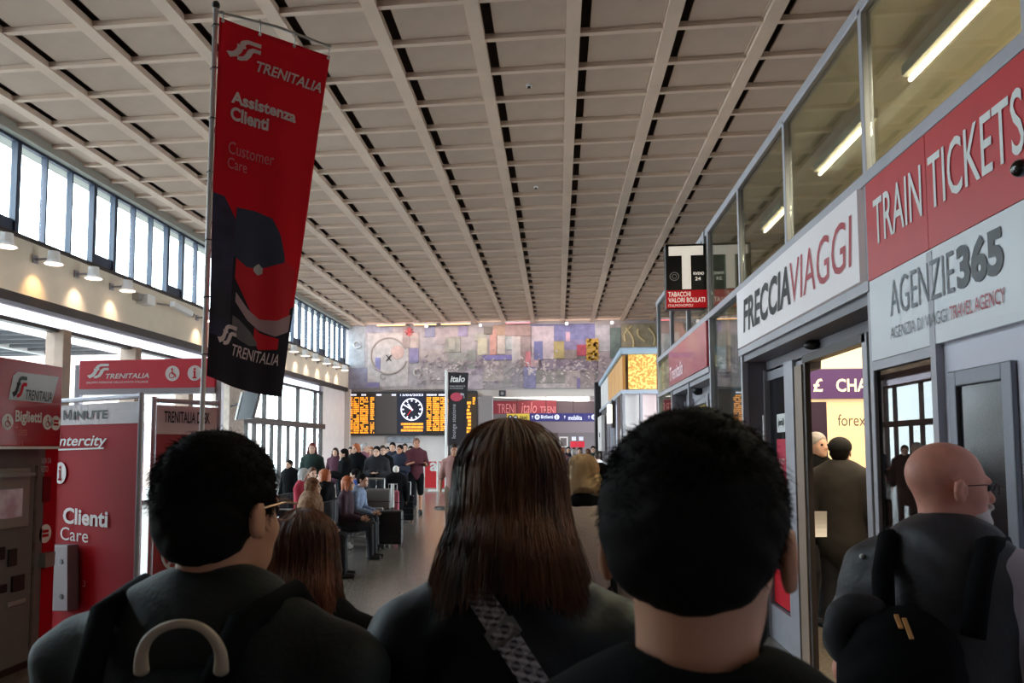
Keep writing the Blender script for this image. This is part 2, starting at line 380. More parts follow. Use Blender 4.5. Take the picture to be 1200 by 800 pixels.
# round relief, star and vessels
def mpt(x, y, e): p = at(x, y, Y=YE); return (p[0], YE-e, p[2])
for (cx_, cy_, r, w_, col) in ((456, 417, 21, .12, (170, 156, 150)), (490, 436, 4.5, .12, (198, 190, 186)), (503, 431, 3, .1, (200, 190, 186)), (419, 404, 4, .1, (196, 198, 200)), (449, 441, 3, .08, (168, 160, 158))):
    obj('relief_ring', MB().tube([mpt(cx_+r*math.cos(a)*1.0, cy_+r*math.sin(a), .09) for a in np.linspace(0.3, 2*PI-.4, 26)], w_/2, 6), mat('relief_%d' % col[0], col, .7), mur)
obj('relief_dish', MB().sphere(mpt(466, 413, .07), .42, 16, 8, (1, .08, 1)), mat('relief_pink', (200, 168, 160), .7, noise=.1), mur)
st = MB()
for k in range(8):
    a = k*PI/4; st.bar(mpt(480, 389, .13), mpt(480+5.5*math.cos(a), 389+5*math.sin(a), .13), .12, .04)
obj('red_star', st, mat('mural_red', (206, 84, 88), .6), mur)
st = MB(); st.bar(mpt(453, 416, .1), mpt(459, 423, .1), .05); st.bar(mpt(459, 416, .1), mpt(453, 423, .1), .05); obj('cross_mark', st, M_pk, mur)
for (a0, x0, y0, x1, y1) in ((0, 733, 384, 742, 408), (1, 748, 386, 756, 400), (2, 760, 384, 766, 405), (3, 740, 382, 733, 400)):
    obj('leaf_relief', MB().tube([mpt(x0+(x1-x0)*t+4*math.sin(t*PI)*(-1)**a0, y0+(y1-y0)*t, .1) for t in np.linspace(0, 1, 9)], .07, 6), mat('leaf_relief', (196, 180, 138), .7), mur)
# lamps of the light bars above the mural
for xx, ww in ((-9.6, 5.0), (-4.2, 5.0), (1.2, 5.0)):
    d = bpy.data.lights.new('mural_washer', 'AREA'); d.shape = 'RECTANGLE'; d.size = ww; d.size_y = .15; d.energy = 62; d.color = (1, .86, .80)
    o = bpy.data.objects.new('mural_washer', d); sc.collection.objects.link(o); o.location = (xx, 43.6, 8.93); o.rotation_euler = (math.radians(38), 0, 0)
# pebbled mosaic stones over the lower band
peb = MB()
for _ in range(520):
    x_ = random.uniform(488, 726); y_ = random.gauss(430, 6) if random.random() < .6 else random.uniform(422, 454)
    r_ = random.uniform(.035, .085); p_ = mpt(x_, y_, .10+random.random()*.05)
    peb.obox(p_, (r_, 0, random.uniform(-.05, .05)), (0, .03, 0), (random.uniform(-.04, .04), 0, r_*.7))
tag(obj('mosaic_stones', peb, mat('mosaic_stone', (140, 120, 136), .6, rgb2=(220, 206, 206), nscale=3), mur), kind='stuff')
yl = MB()
for _ in range(60):
    x_, y_ = random.uniform(688, 700), random.uniform(398, 422); yl.obox(mpt(x_, y_, .16), (.07, 0, 0), (0, .03, 0), (0, 0, .05))
tag(obj('yellow_stones', yl, mat('yellow_stone', (206, 160, 60), .6), mur), kind='stuff')

# amber light bars at the head of the end wall, small floodlights
for k, (x0, x1) in enumerate(((441, 476), (484, 512), (516, 552))):
    a = at(x0, 375, Y=44.3); b = at(x1, 374, Y=44.3)
    t = thing('light_bar', ('amber light bar above the round relief of the mural', 'amber light bar above the square reliefs of the mural', 'amber light bar above the red and green mural blocks')[k], 'light', ((a[0]+b[0])/2, 44.3, 9.0), 'amber light bars above the mural')
    obj('housing', B((a[0], 44.2, 8.98), (b[0], 44.42, 9.05)), M_alu, t)
    obj('glow_strip', B((a[0]+.05, 44.24, 8.94), (b[0]-.05, 44.36, 8.98)), mat('amber_glow', (255, 190, 110), .5, emit=1.6), t)
for k, (x0, lab) in enumerate(((500, 'small white floodlight above the mural between two amber bars'), (563, 'small white floodlight above the brown mural block'), (664, 'small floodlight above the blue mural block'), (717, 'small floodlight above the dark green mural block'))):
    p_ = at(x0, 372, Y=44.2); t = thing('floodlight', lab, 'light', (p_[0], 44.2, 9.05), 'floodlights above the mural')
    obj('bracket', B((p_[0]-.03, 44.17, 8.9), (p_[0]+.03, 45.0, 8.96)), M_black, t)
    obj('lamp_head', MB().tube([(p_[0], 44.25, 8.92), (p_[0], 44.12, 8.84)], [.08, .11], 10), M_pw, t)
t = thing('light_bar', 'pink glowing light bar above the white mural block', 'light', (at(608, 374, Y=44.3)[0], 44.3, 9.0))
a = at(592, 375, Y=44.3); b = at(622, 374, Y=44.3)
obj('housing', B((a[0], 44.2, 8.98), (b[0], 44.42, 9.05)), M_alu, t)
obj('glow_strip', B((a[0]+.05, 44.24, 8.94), (b[0]-.05, 44.36, 8.98)), mat('pink_glow', (255, 120, 130), .5, emit=1.4), t)

# ================================================================== SPOTLIGHTS AND CAMERAS ON THE LEFT FASCIA
def spot(yy, label, warm=1, first=False):
    t = thing('wall_spotlight', label, 'light', (-12.5, yy, 6.35), 'spotlights along the cream fascia')
    obj('bracket', B((-12.5, yy-.03, 6.22), (-12.1, yy+.03, 6.27)), M_alu, t)
    obj('mount', B((-12.5, yy-.09, 6.15), (-12.46, yy+.09, 6.34)), M_alu, t)
    obj('lamp_head', MB().tube([(-12.0, yy, 6.42), (-12.0, yy, 6.2), (-12.0, yy, 6.12)], [.13, .15, .24], 14), M_pw, t)
    obj('lamp_glow', MB().tube([(-12.0, yy, 6.118), (-12.0, yy, 6.108)], .2, 14), mat('lamp_glow', (255, 225, 205), .5, emit=5), t)
    d = bpy.data.lights.new('spot', 'SPOT'); d.energy = 120 if warm < 2 else 130; d.spot_size = math.radians(84); d.spot_blend = 1
    d.color = (1, .82, .6) if warm == 1 else (1, .62, .25); d.shadow_soft_size = .08
    l = bpy.data.objects.new('bulb', d); sc.collection.objects.link(l); l.parent = t; l.location = (.40, 0, -.25); l.rotation_euler = (0, math.radians(24), 0)
    return t
SP = [(15.3, 'white wall spotlight at the near end of the cream fascia', 1), (16.9, 'wall spotlight throwing an orange pool on the cream fascia', 2),
 (18.5, 'wall spotlight just past the one with the orange pool', 1), (20.1, 'last wall spotlight before the white box and the fascia camera', 1),
 (25.3, 'wall spotlight half hidden behind the banner pole', 1), (33.9, 'wall spotlight closest to the far edge of the big banner', 1),
 (35.5, 'second wall spotlight beyond the big banner', 1), (37.1, 'third wall spotlight beyond the big banner', 1), (38.95, 'fourth wall spotlight beyond the big banner', 1),
 (40.7, 'last but one wall spotlight before the mural', 1), (42.4, 'wall spotlight closest to the mural corner', 1)]
for a in SP: spot(*a)
t = thing('junction_box', 'small white box on the cream fascia before the security camera', 'box', (-12.5, 21.6, 6.05))
obj('box_body', B((-12.5, 21.45, 6.02), (-12.15, 21.9, 6.32)), M_pw, t, bevel=.02)
obj('bracket', B((-12.5, 21.2, 6.1), (-12.3, 21.4, 6.3)), M_steel, t)
t = thing('security_camera', 'white bullet camera on an arm on the cream fascia', 'camera', (-12.5, 23.2, 6.2))
obj('arm', MB().tube([(-12.5, 22.6, 6.25), (-12.25, 22.7, 6.22), (-12.1, 23.0, 6.2)], .03, 8), M_steel, t)
obj('camera_body', MB().bar((-12.1, 22.8, 6.26), (-11.9, 23.7, 6.08), .2, .18), M_pw, t, bevel=.02)
obj('lens', MB().tube([(-11.9, 23.7, 6.08), (-11.88, 23.78, 6.065)], .07, 12), M_black, t)
t = thing('security_camera', 'dark camera hanging from the white beam under the mural', 'camera', at(589, 458, Y=44.6))
p_ = at(589, 460, Y=44.6)
obj('bracket', B((p_[0]-.05, 44.5, p_[2]-.1), (p_[0]+.05, 44.95, p_[2]+.1)), M_black, t)
obj('camera_body', B((p_[0]-.2, 44.3, p_[2]-.22), (p_[0]+.2, 44.7, p_[2]+.12)), mat('dark_housing', (60, 58, 66), .4), t, bevel=.03)
obj('lens', MB().tube([(p_[0], 44.3, p_[2]-.06), (p_[0], 44.26, p_[2]-.06)], .1, 12), M_steel, t)
for (x0, y0, lab) in ((620, 100, 'small round ceiling detector in a near coffer'), (628, 219, 'small round ceiling detector in a farther coffer')):
    p_ = at(x0, y0, Z=ZC+.1); t = thing('smoke_detector', lab, 'detector', (p_[0], p_[1], ZC+.11))
    obj('base', MB().tube([(p_[0], p_[1], ZC+.115), (p_[0], p_[1], ZC+.07)], [.07, .06], 14), M_pw, t)
    obj('sensor', MB().tube([(p_[0], p_[1], ZC+.07), (p_[0], p_[1], ZC+.04)], [.035, .03], 12), M_dark, t)

# ================================================================== DEPARTURE BOARD
bd = thing('departure_board', 'wide dark board of amber train listings with a round clock under the mural', 'board', (-8.6, 44.6, 2.4))
BY = 44.55
x0, z1 = at(408, 459, Y=BY)[[0, 2]]; x1, z0 = at(559, 510, Y=BY)[[0, 2]]
obj('housing', B((x0, BY, z0), (x1, 44.98, z1)), mat('board_housing', (44, 40, 42), .5), bd, bevel=.02)
S = surf((0, BY, 0), (1, 0, 0), (0, 0, 1))
M_amb = mat('amber_led', (255, 165, 50), .5, emit=1.25, ecol=(255, 160, 40)); M_scr = mat('board_grey_panel', (88, 80, 78), .5); M_clk = mat('clock_navy', (22, 26, 58), .4)
M_wl = mat('white_led', (235, 235, 255), .5, emit=1.0); M_scrb = mat('board_screen', (50, 34, 24), .35)
def bp(x, y, e=0): p = at(x, y, Y=BY); return S(p[0], p[2], e)
def brect(xa, ya, xb, yb, m, e, name): return obj(name, MB().poly([bp(xa, yb, e), bp(xb, yb, e), bp(xb, ya, e), bp(xa, ya, e)]), m, bd)
brect(410, 461, 439, 508, M_scrb, .006, 'screen'); brect(440, 461, 465, 508, M_scr, .006, 'blank_panel'); brect(466, 461, 498, 508, M_clk, .006, 'clock_panel')
brect(499, 461, 526, 508, M_scrb, .006, 'screen'); brect(527, 461, 558, 508, mat('board_olive_panel', (70, 54, 38), .4), .006, 'screen')
def leds(cols, ya, yb, n, m, name):
    mb = MB(); hh = (yb-ya)/n
    for r in range(n):
        for (xa, xb) in cols:
            x = xa
            while x < xb-.4:
                wd = min(random.uniform(.5, 3.2), xb-x)
                if random.random() < .86: mb.poly([bp(x, ya+(r+.8)*hh, .012), bp(x+wd, ya+(r+.8)*hh, .012), bp(x+wd, ya+(r+.12)*hh, .012), bp(x, ya+(r+.12)*hh, .012)])
                x += wd+random.uniform(.15, .4)
    o = obj(name, mb, m, bd); o['kind'] = 'stuff'; return o
leds(((409, 413.5), (414.5, 421), (422, 431.5), (434, 438.5)), 465, 508, 19, M_amb, 'amber_listing')
leds(((500, 505.5), (507, 515), (516, 526)), 465, 505, 18, M_amb, 'amber_listing')
leds(((547, 552),), 470, 508, 9, M_amb, 'amber_listing'); leds(((554, 557),), 465, 474, 4, M_amb, 'amber_listing')
leds(((470, 496),), 495, 506, 3, M_amb, 'amber_notice')
leds(((409, 418), (422, 429), (441, 447), (459, 464), (500, 512), (514, 524)), 461.3, 464, 1, M_wl, 'white_heading')
lettering('13/04/2023', S, *(lambda a, b: (a[0], a[2], b[0]-a[0], b[2]-a[2]))(at(469, 464, Y=BY), at(496, 461.3, Y=BY)), M_wl, bd, bold=.02, e=.012, name='date')
cc = at(482.5, 479.5, Y=BY); R_ = .66
clk = obj('clock_face', MB().poly([S(cc[0]+R_*math.cos(a), cc[2]+R_*math.sin(a), .01) for a in np.linspace(0, 2*PI, 41)[:-1]]), mat('clock_face', (18, 22, 44), .3), bd)
mb = MB()
for p in ring(cc[0], cc[2], R_-.03, .07, 40): mb.poly([S(a, b, .014) for a, b in p])
for k in range(12):
    a = k*PI/6; r0, r1 = (R_-.2, R_-.05); wd = .075
    for p in stroke([(cc[0]+r0*math.sin(a), cc[2]+r0*math.cos(a)), (cc[0]+r1*math.sin(a), cc[2]+r1*math.cos(a))], wd): mb.poly([S(u, v, .016) for u, v in p])
obj('hour_ticks', mb, M_wl, clk)
for nm, ang, L, wd, m in (('minute_hand', -60, .5, .07, M_wl), ('hour_hand', -35, .4, .09, M_wl), ('second_hand', 215, .42, .035, mat('red_led', (220, 30, 30), .5, emit=.9))):
    a = math.radians(ang); mb = MB()
    for p in stroke([(cc[0]-.08*math.sin(a), cc[2]-.08*math.cos(a)), (cc[0]+L*math.sin(a), cc[2]+L*math.cos(a))], wd): mb.poly([S(u, v, .02 if wd > .04 else .024) for u, v in p])
    obj(nm, mb, m, clk)
# shop front and red stand under the board
t = thing('store_unit', 'dark shop front with a red fascia under the departure board', 'shop', (-5.8, 44.9, 0))
obj('shop_panel', B((-6.4, 44.85, 0), (-5.2, 44.98, 2.5)), mat('dark_shopfront', (58, 48, 48), .5), t)
obj('fascia', B((-6.3, 44.8, 1.95), (-5.2, 44.86, 2.45)), M_redd, t)
obj('display', B((-6.3, 44.8, 1.2), (-5.2, 44.85, 1.9)), mat('display_grey', (92, 90, 84), .5), t)
t = thing('wall_poster', 'grey and white framed picture on the white wall beneath the board', 'poster', (-9.6, 44.98, 1.9))
obj('frame', B((-10.1, 44.9, 2.0), (-8.4, 44.98, 2.4)), M_alu, t)
obj('picture', B((-10.05, 44.88, 2.05), (-8.5, 44.9, 2.35)), mat('picture_grey', (170, 176, 186), .5, noise=.3, nscale=3), t)
# red floor banner reading 'au'
fb = thing('floor_banner', 'red floor banner with white letters behind the man in shorts', 'banner', (-4.6, 30.4, 0))
a = at(498, 542, Y=30.4); b = at(524, 575, Y=30.4)
obj('banner_panel', B((a[0], 30.4, .12), (b[0], 30.44, a[2]+.05)), mat('bright_red_banner', (205, 22, 34), .5), fb)
S2 = surf((a[0], 30.4, 0), (1, 0, 0), (0, 0, 1)); lettering('au', S2, .2, .78, .62, .36, M_pw, fb, bold=.03, e=.01)
obj('stand_post', MB().tube([(-4.72, 30.2, 0), (-4.72, 30.2, 1.2)], .05, 10), M_pw, fb)
obj('stand_foot', B((-5.1, 30.1, 0), (-4.3, 30.5, .06)), M_pw, fb)

# tall black banner with white and pink print
ib = thing('flag_banner', 'tall narrow black flag banner on a white pole before the departure board', 'banner', dep(525, 600, 22)*[1, 1, 0])
DI = 22.0
def ipt(x, y, d=DI): return dep(x, y, d)
P0 = ipt(524, 436); bx, by_ = P0[0], P0[1]
obj('pole', MB().tube([(bx-.02, by_, 0), (bx-.02, by_, ipt(524, 434)[2])], .045, 8), M_pw, ib)
obj('base', MB().tube([(bx, by_, 0), (bx, by_, .05)], .35, 16), M_dark, ib)
zt, zb = ipt(535, 436)[2], ipt(535, 522)[2]; wI = 24/FPX*DI
ip = obj('banner_cloth', MB().grid(lambda u, v: (bx+.03+wI*u*(1-.16*v), by_+.04*math.sin(v*5+u*3), zt-(zt-zb)*v-.02*u), 8, 24), mat('black_banner_cloth', (40, 34, 38), .8), ib)
md = ip.modifiers.new('solid', 'SOLIDIFY'); md.thickness = .01
S3 = surf((bx+.03, by_-.055, zb), (wI, 0, 0), (0, 0, zt-zb))
lettering('italo', S3, .12, .86, .72, .09, M_pw, ib, bold=.03, shear=.2)
lettering('PERFORMANCE\nIN STAZIONE', S3, .1, .765, .75, .05, M_greypr, ib)
shape([circ(.42, .66, .3, .06)], S3, 0, 0, 1, 1, mat('banner_pink', (196, 70, 92), .6), ib, name='pink_emblem')
shape(stroke([(.62, .7), (.78, .69), (.8, .64)], .03), S3, 0, 0, 1, 1, M_greypr, ib, e=.008, name='swoosh')
S3v = surf((bx+.03+wI*.45, by_-.055, zb+.02*(zt-zb)), (0, 0, (zt-zb)), (-wI, 0, 0))
lettering('lounge stazione', S3v, .08, -.0, .46, .26, M_greypr, ib)

# wayfinding beam in the opening
wf = thing('wayfinding_sign', 'long blue and yellow wayfinding sign hanging in the far opening', 'sign', (0, 43.6, 3))
WY = 45.0
def wrect(xa, ya, xb, yb, m, y0, y1, name):
    a = at(xa, yb, Y=WY); b = at(xb, ya, Y=WY); return obj(name, B((a[0], WY+y0, a[2]), (b[0], WY+y1, b[2])), m, wf)
wrect(594, 484.5, 620.5, 494, mat('yellow_sign', (214, 186, 70), .5, emit=.15), 0, .2, 'yellow_panel')
M_blue = mat('blue_sign', (52, 46, 112), .5, emit=.12)
wrect(620.5, 484, 659, 493.5, M_blue, 0, .2, 'blue_panel'); wrect(659.5, 484, 685, 493.5, M_blue, 0, .2, 'blue_panel'); wrect(685.5, 484, 702, 493.5, M_blue, 0, .2, 'blue_panel')
SW = surf((0, WY, 0), (1, 0, 0), (0, 0, 1))
def wt(txt, xa, ya, xb, yb, m):
    a = at(xa, yb, Y=WY); b = at(xb, ya, Y=WY); lettering(txt, SW, a[0], a[2], b[0]-a[0], b[2]-a[2], m, wf, bold=.02, e=.01)
M_sw = mat('sign_white', (225, 225, 240), .5, emit=.4)
wt('Biglietti', 634, 486.2, 648, 491.5, M_sw); wt('mobilita', 666, 486.5, 682, 492, M_sw); wt('taxi', 609, 486.5, 618, 491, M_pk)
for (x, y, kind, m1, m2) in ((598, 489, 'up', M_pk, M_sw), (604, 489.3, 'o', M_pk, M_sw), (629.5, 488.5, 'o', M_sw, M_blue), (652.5, 488.5, 'i', M_sw, M_blue), (624, 488.5, 'up', M_blue, M_sw), (661.8, 488.5, 'up', M_blue, M_sw), (690, 488.5, 'up', M_blue, M_sw), (696, 488.5, 'i', M_sw, M_blue)):
    p = at(x, y, Y=WY); icon_disc(SW, p[0], p[2], .15, m1, m2, wf, kind, .01)
for x in (606, 640, 672): p = at(x, 484, Y=WY); obj('hanger_rod', MB().tube([(p[0], WY+.1, p[2]), (p[0], WY+.1, 4.76)], .02, 6), M_dark, wf)
# red advertising band in the passage
rb = thing('advertising_band', 'dark red advertising band with pale letters beyond the far opening', 'sign', (0, 52, 3.6))
def prect(xa, ya, xb, yb, y, m, par, name, dd=.1):
    a = at(xa, yb, Y=y); b = at(xb, ya, Y=y); return obj(name, B((a[0], y, a[2]), (b[0], y+dd, b[2])), m, par)
prect(578, 469, 652, 485, 50.5, mat('wine_red_print', (138, 48, 58), .5, emit=.12, noise=.1, nscale=1), rb, 'panel')
prect(576, 494, 697, 507, 53, mat('mauve_grey_panel', (128, 116, 122), .6), rb, 'lower_panel')
prect(652, 470, 697, 485, 50.7, mat('mauve_dark_panel', (96, 78, 82), .6), rb, 'side_panel')
SR = surf((0, 50.5, 0), (1, 0, 0), (0, 0, 1))
for txt, xa, ya, xb, yb, bld, sh in (('TRENI', 583, 473, 604, 484, 0, 0), ('italo', 611, 471, 629, 484, 0, .2), ('TRENI', 633, 476, 651, 484, 0, 0)):
    a = at(xa, yb, Y=50.5); b = at(xb, ya, Y=50.5); lettering(txt, SR, a[0], a[2], b[0]-a[0], b[2]-a[2], mat('pale_red_print', (214, 130, 130), .5, emit=.2), rb, bold=bld, shear=sh, e=.012)
t = thing('shop_sign', 'bright red and white sign at the end of the passage', 'sign', at(690, 478, Y=54)); prect(680, 466, 697, 474, 54, mat('pink_white_sign', (220, 190, 196), .5, emit=.3), t, 'white_panel'); prect(680, 474, 697, 483, 54, M_red, t, 'red_panel')
t = thing('timetable_frame', 'white framed timetable on the passage wall', 'poster', at(660, 519, Y=50)); prect(655.5, 511.5, 665.5, 524, 50, M_pw, t, 'frame'); prect(657, 513, 664, 522.5, 49.95, M_grey, t, 'sheet')
prect(640, 507, 654, 560, 56, mat('passage_door', (86, 66, 66), .6), t, 'door_panel')
for k, (xa, lab) in enumerate(((668.5, 'red ticket screen with a white top in the passage, next to the timetable'), (677, 'red ticket screen with a white top in the passage, farther from the timetable'))):
    t = thing('ticket_screen', lab, 'screen', at(xa+4, 530, Y=48)*[1, 1, 0], 'red ticket screens in the passage')
    prect(xa, 517, xa+8, 524, 48, mat('red_screen', (210, 40, 60), .5, emit=.4), t, 'screen'); prect(xa+1.5, 511.5, xa+6.5, 516, 48, M_sw, t, 'top_panel')
    a = at(xa+4, 520, Y=48.1); obj('post', B((a[0]-.08, 48.05, 0), (a[0]+.08, 48.2, a[2])), M_dark, t)

# ================================================================== RIGHT SHOP FRONT
XF = 1.73; XD = 1.93; ZT = 4.18; ZS1 = 3.19; ZS0 = 2.6
wr = struct('wall_shopfront', B((XF-.02, -3, ZT-.035), (XF+.05, 13.5, ZT+.045)), M_alu, bevel=.008)
ym = [4.425+1.487*k for k in range(-5, 7)]
for k, y in enumerate(ym):
    if y < 13.5: obj('mullion', B((XF-.02, y-.025, ZS0 if k in (6,) else (0 if k not in (4,) else ZS1)), (XF+.035, y+.025, ZT)), M_alu, wr, bevel=.006)
obj('rail', B((XF-.03, -3, ZS1-.035), (XF+.04, 13.48, ZS1+.035)), M_alu, wr, bevel=.006)
obj('rail', B((XF-.03, 4.4, ZS0-.04), (XF+.09, 7.45, ZS0+.02)), M_alu, wr)
obj('rail', B((XF-.03, 8.9, ZS0-.04), (XF+.09, 13.48, ZS0+.02)), M_alu, wr)
for a, b in zip(ym, ym[1:]): 
    if a < 13.3: obj('upper_pane', B((XF+.01, a+.03, ZS1+.035), (XF+.02, min(b, 13.45)-.03, ZT-.035)), M_shopg, wr)
# shop volume behind the glass
M_cream = mat('shop_cream', (218, 206, 178), .7, noise=.03); M_sceil = mat('shop_ceiling', (212, 204, 186), .7)
struct('ceiling_shop', B((XF+.05, -3, ZT-.03), (XR, 13.5, ZT+.02)), M_sceil)
struct('wall_shop_side', B((4.6, -3, 0), (4.75, 13.5, ZT)), M_cream)
struct('wall_shop_back', B((XD+.12, 9.5, 0), (4.6, 9.62, ZT)), M_cream)
struct('wall_shop_front', B((XF+.1, 13.38, 0), (4.6, 13.45, ZT)), M_shopg)
for k, (ya, yb) in enumerate(((3.55, 4.98), (5.6, 6.66), (7.6, 8.4))):
    t = thing('tube_light', ('long bright fluorescent tube behind the glass above the red ticket sign', 'fluorescent tube behind the glass over the travel shop door', 'short fluorescent tube behind the glass next to the T sign')[k], 'light', (2.22, (ya+yb)/2, 4.1), 'fluorescent tubes behind the upper glass')
    obj('housing', B((2.17, ya, 4.03), (2.27, yb, 4.10)), M_sceil, t)
    obj('tube', MB().tube([(2.22, ya, 4.01), (2.22, yb, 4.01)], .014, 8), M_lampw, t)
obj('bulkhead', B((2.6, -3, 3.2), (4.6, 9.5, 3.28)), M_cream, wr)
def arealight(name, loc, size, energy, col=(1, .9, .75), rot=(0, 0, 0), par=None):
    d = bpy.data.lights.new(name, 'AREA'); d.shape = 'RECTANGLE'; d.size, d.size_y = size; d.energy = energy; d.color = col
    o = bpy.data.objects.new(name, d); sc.collection.objects.link(o); o.location = loc; o.rotation_euler = rot; return o
arealight('shop_ceiling_lamp', (3.4, 7.6, 3.15), (1.6, 2.6), 75, (1, .82, .6))
arealight('shop_upper_lamp', (2.25, 4, 3.98), (.1, 5), 150, (1, .85, .6))

SF = lambda y0: surf((XF, y0, 0), (0, -1, 0), (0, 0, 1))     # text reads towards the camera (decreasing y)
def sign_panel(name, y0, y1, z0, z1, m, par, t=.03, x=XF): return obj(name, B((x-t, y1, z0), (x, y0, z1)), m, par)
# red ticket sign + white agency glass
ts = thing('ticket_sign', 'large red sign reading train tickets above the white agency panel', 'sign', (XF, 3.5, 2.6))
M_rs = mat('red_sign_face', (200, 28, 40), .38, noise=.04)
for a, b in ((4.39, 3.705), (3.70, 1.6)): sign_panel('red_panel', a, b, 2.612, 3.15, M_rs, ts)
S = surf((XF-.03, 4.39, 0), (0, -1, 0), (0, 0, 1)); 
lettering('TRAIN TICKETS', S, .10, 2.78, 1.34, .25, M_pw, ts, bold=.005)
ag = thing('agency_panel', 'white glossy panel with grey agency lettering under the red ticket sign', 'sign', (XF, 3.5, 2.16))
M_ag = mat('agency_glass', (224, 224, 230), .3, coat=0)
for a, b in ((4.39, 3.705), (3.70, 1.6)): sign_panel('white_panel', a, b, 2.17, 2.608, M_ag, ag, .028)
S = surf((XF-.028, 4.39, 0), (0, -1, 0), (0, 0, 1)); M_gt = mat('grey_lettering', (98, 104, 112), .4)
lettering('AGENZIE', S, .26, 2.37, .64, .185, M_gt, ag, bold=-.008); lettering('365', S, .925, 2.37, .345, .19, mat('dark_grey_lettering', (52, 56, 64), .4), ag, bold=.045)
lettering('AGENZIA DI VIAGGI', S, .25, 2.255, .58, .06, M_gt, ag, bold=.0); lettering('TRAVEL AGENCY', S, .85, 2.255, .42, .06, mat('crimson_lettering', (176, 40, 62), .4), ag, bold=.005)
# window below the agency panel, white wall, dark framed screen
w3 = struct('window_3', B((XF-.02, 3.70, 2.12), (XF+.06, 4.4, 2.17)), M_alu)
obj('pane', B((XF, 3.73, .08), (XF+.012, 4.4, 2.12)), glass('mirror_like_glass', (150, 140, 140), refl=1.6), w3)
obj('mullion', B((XF-.03, 3.68, 0), (XF+.07, 3.73, 2.6)), M_alu, w3)
obj('sill', B((XF-.02, 3.7, 0), (XF+.06, 4.4, .1)), M_alu, w3)
struct('wall_ticket', B((XF+.005, -3, 0), (XF+.1, 3.69, 2.6)), mat('pale_lilac_wall', (228, 226, 240), .5))
at_ = thing('ticket_screen', 'tall dark screen in a thick grey metal frame on the white wall', 'screen', (XF, 3.37, .9))
fr = MB(); fr.box((XF-.02, 3.13, .75), (XF+.005, 3.20, 2.035)).box((XF-.02, 3.545, .75), (XF+.005, 3.61, 2.035)).box((XF-.02, 3.20, 1.965), (XF+.005, 3.545, 2.035)).box((XF-.02, 3.20, .75), (XF+.005, 3.545, .83))
obj('frame', fr, mat('screen_frame_metal', (120, 122, 132), .4, .5), at_, bevel=.006)
obj('screen', B((XF-.005, 3.20, .83), (XF+.004, 3.545, 1.965)), mat('dark_screen', (26, 26, 30), .15), at_)
# travel shop sign
fv = thing('travel_shop_sign', 'long white lit sign with black and red italic shop lettering over the door', 'sign', (XF, 5.9, 2.6))
sign_panel('sign_face', 7.38, 4.46, 2.625, 3.15, mat('backlit_white_sign', (210, 205, 208), .4, emit=.22), fv, .05)
S = surf((XF-.05, 7.38, 0), (0, -1, 0), (0, 0, 1))
lettering('FRECCIA', S, .24, 2.735, 1.42, .30, M_pk, fv, bold=.03, shear=.15); lettering('VIAGGI', S, 1.66, 2.735, 1.18, .30, mat('wine_lettering', (178, 34, 52), .5), fv, bold=.0, shear=.12)
# recess with soffit, side return, door wall
rc = struct('wall_door_recess', B((XF, 4.45, 2.5), (XD+.12, 7.42, 2.57)), mat('recess_soffit', (132, 128, 136), .5))
M_rec = mat('recess_metal', (146, 142, 150), .5, .1)
obj('return_panel', B((XF, 7.40, 0), (XD+.12, 7.46, 2.57)), M_rec, rc)
obj('return_panel', B((XF, 4.40, 0), (XD+.12, 4.46, 2.57)), M_rec, rc)
obj('header', B((XD, 4.45, 2.40), (XD+.12, 7.42, 2.5)), M_rec, rc)
obj('header', B((XD, 6.26, 2.32), (XD+.12, 7.42, 2.42)), M_rec, rc)
d1 = struct('door_1', B((XD-.03, 5.0, 2.36), (XD+.05, 6.24, 2.42)), M_dark)
fxs = ((7.36, 7.42), (6.50, 6.74), (4.98, 5.06), (4.72, 4.80), (4.46, 4.52))
for a, b in fxs: obj('frame_post', B((XD-.03, a, 0), (XD+.05, b, 2.42)), M_alu, d1, bevel=.006)
obj('door_leaf_edge', B((XD-.02, 6.30, 0.02), (XD+.03, 6.48, 2.36)), mat('tan_edge', (150, 128, 110), .5), d1)
obj('door_leaf_edge', B((XD-.01, 6.24, 0.02), (XD+.03, 6.29, 2.36)), M_dark, d1)
obj('side_pane', B((XD+.02, 6.74, .3), (XD+.035, 7.36, 2.32)), glass('grey_door_glass', (120, 120, 124), haze=.35, hcol=(70, 70, 76)), d1)
obj('side_pane', B((XD+.02, 5.06, .1), (XD+.035, 4.8, 2.36)) if 0 else B((XD+.02, 4.80, .1), (XD+.035, 4.98, 2.36)), M_shopg, d1)
obj('side_pane', B((XD+.02, 4.52, .1), (XD+.035, 4.72, 2.36)), M_shopg, d1)
obj('kick_plate', B((XD-.02, 6.70, 0), (XD+.06, 7.40, .3)), M_alu, d1)
obj('door_handle', MB().tube([(XD-.06, 7.28, 1.05), (XD-.06, 7.28, 2.0)], .012, 8), M_pw, d1)
S = surf((XD+.018, 7.34, 0), (0, -1, 0), (0, 0, 1))
t = thing('door_poster', 'small white sheet with dark print stuck on the grey door glass', 'poster', (XD, 7.0, 1.95)); obj('sheet', B((XD+.01, 6.85, 1.84), (XD+.018, 7.12, 2.0)), M_pw, t)
lettering('(oral)', surf((XD+.01, 7.12, 0), (0, -1, 0), (0, 0, 1)), .05, 1.88, .17, .08, M_pk, t, bold=.03)
t = thing('door_poster', 'pink red poster on the grey door glass below the white sheet', 'poster', (XD, 7.0, 1.5)); obj('sheet', B((XD+.01, 6.82, 1.32), (XD+.018, 7.14, 1.78)), mat('pink_red_poster', (206, 40, 72), .5), t)
lettering('PUNTO\nCUP', surf((XD+.01, 7.14, 0), (0, -1, 0), (0, 0, 1)), .07, 1.50, .17, .11, M_pw, t)
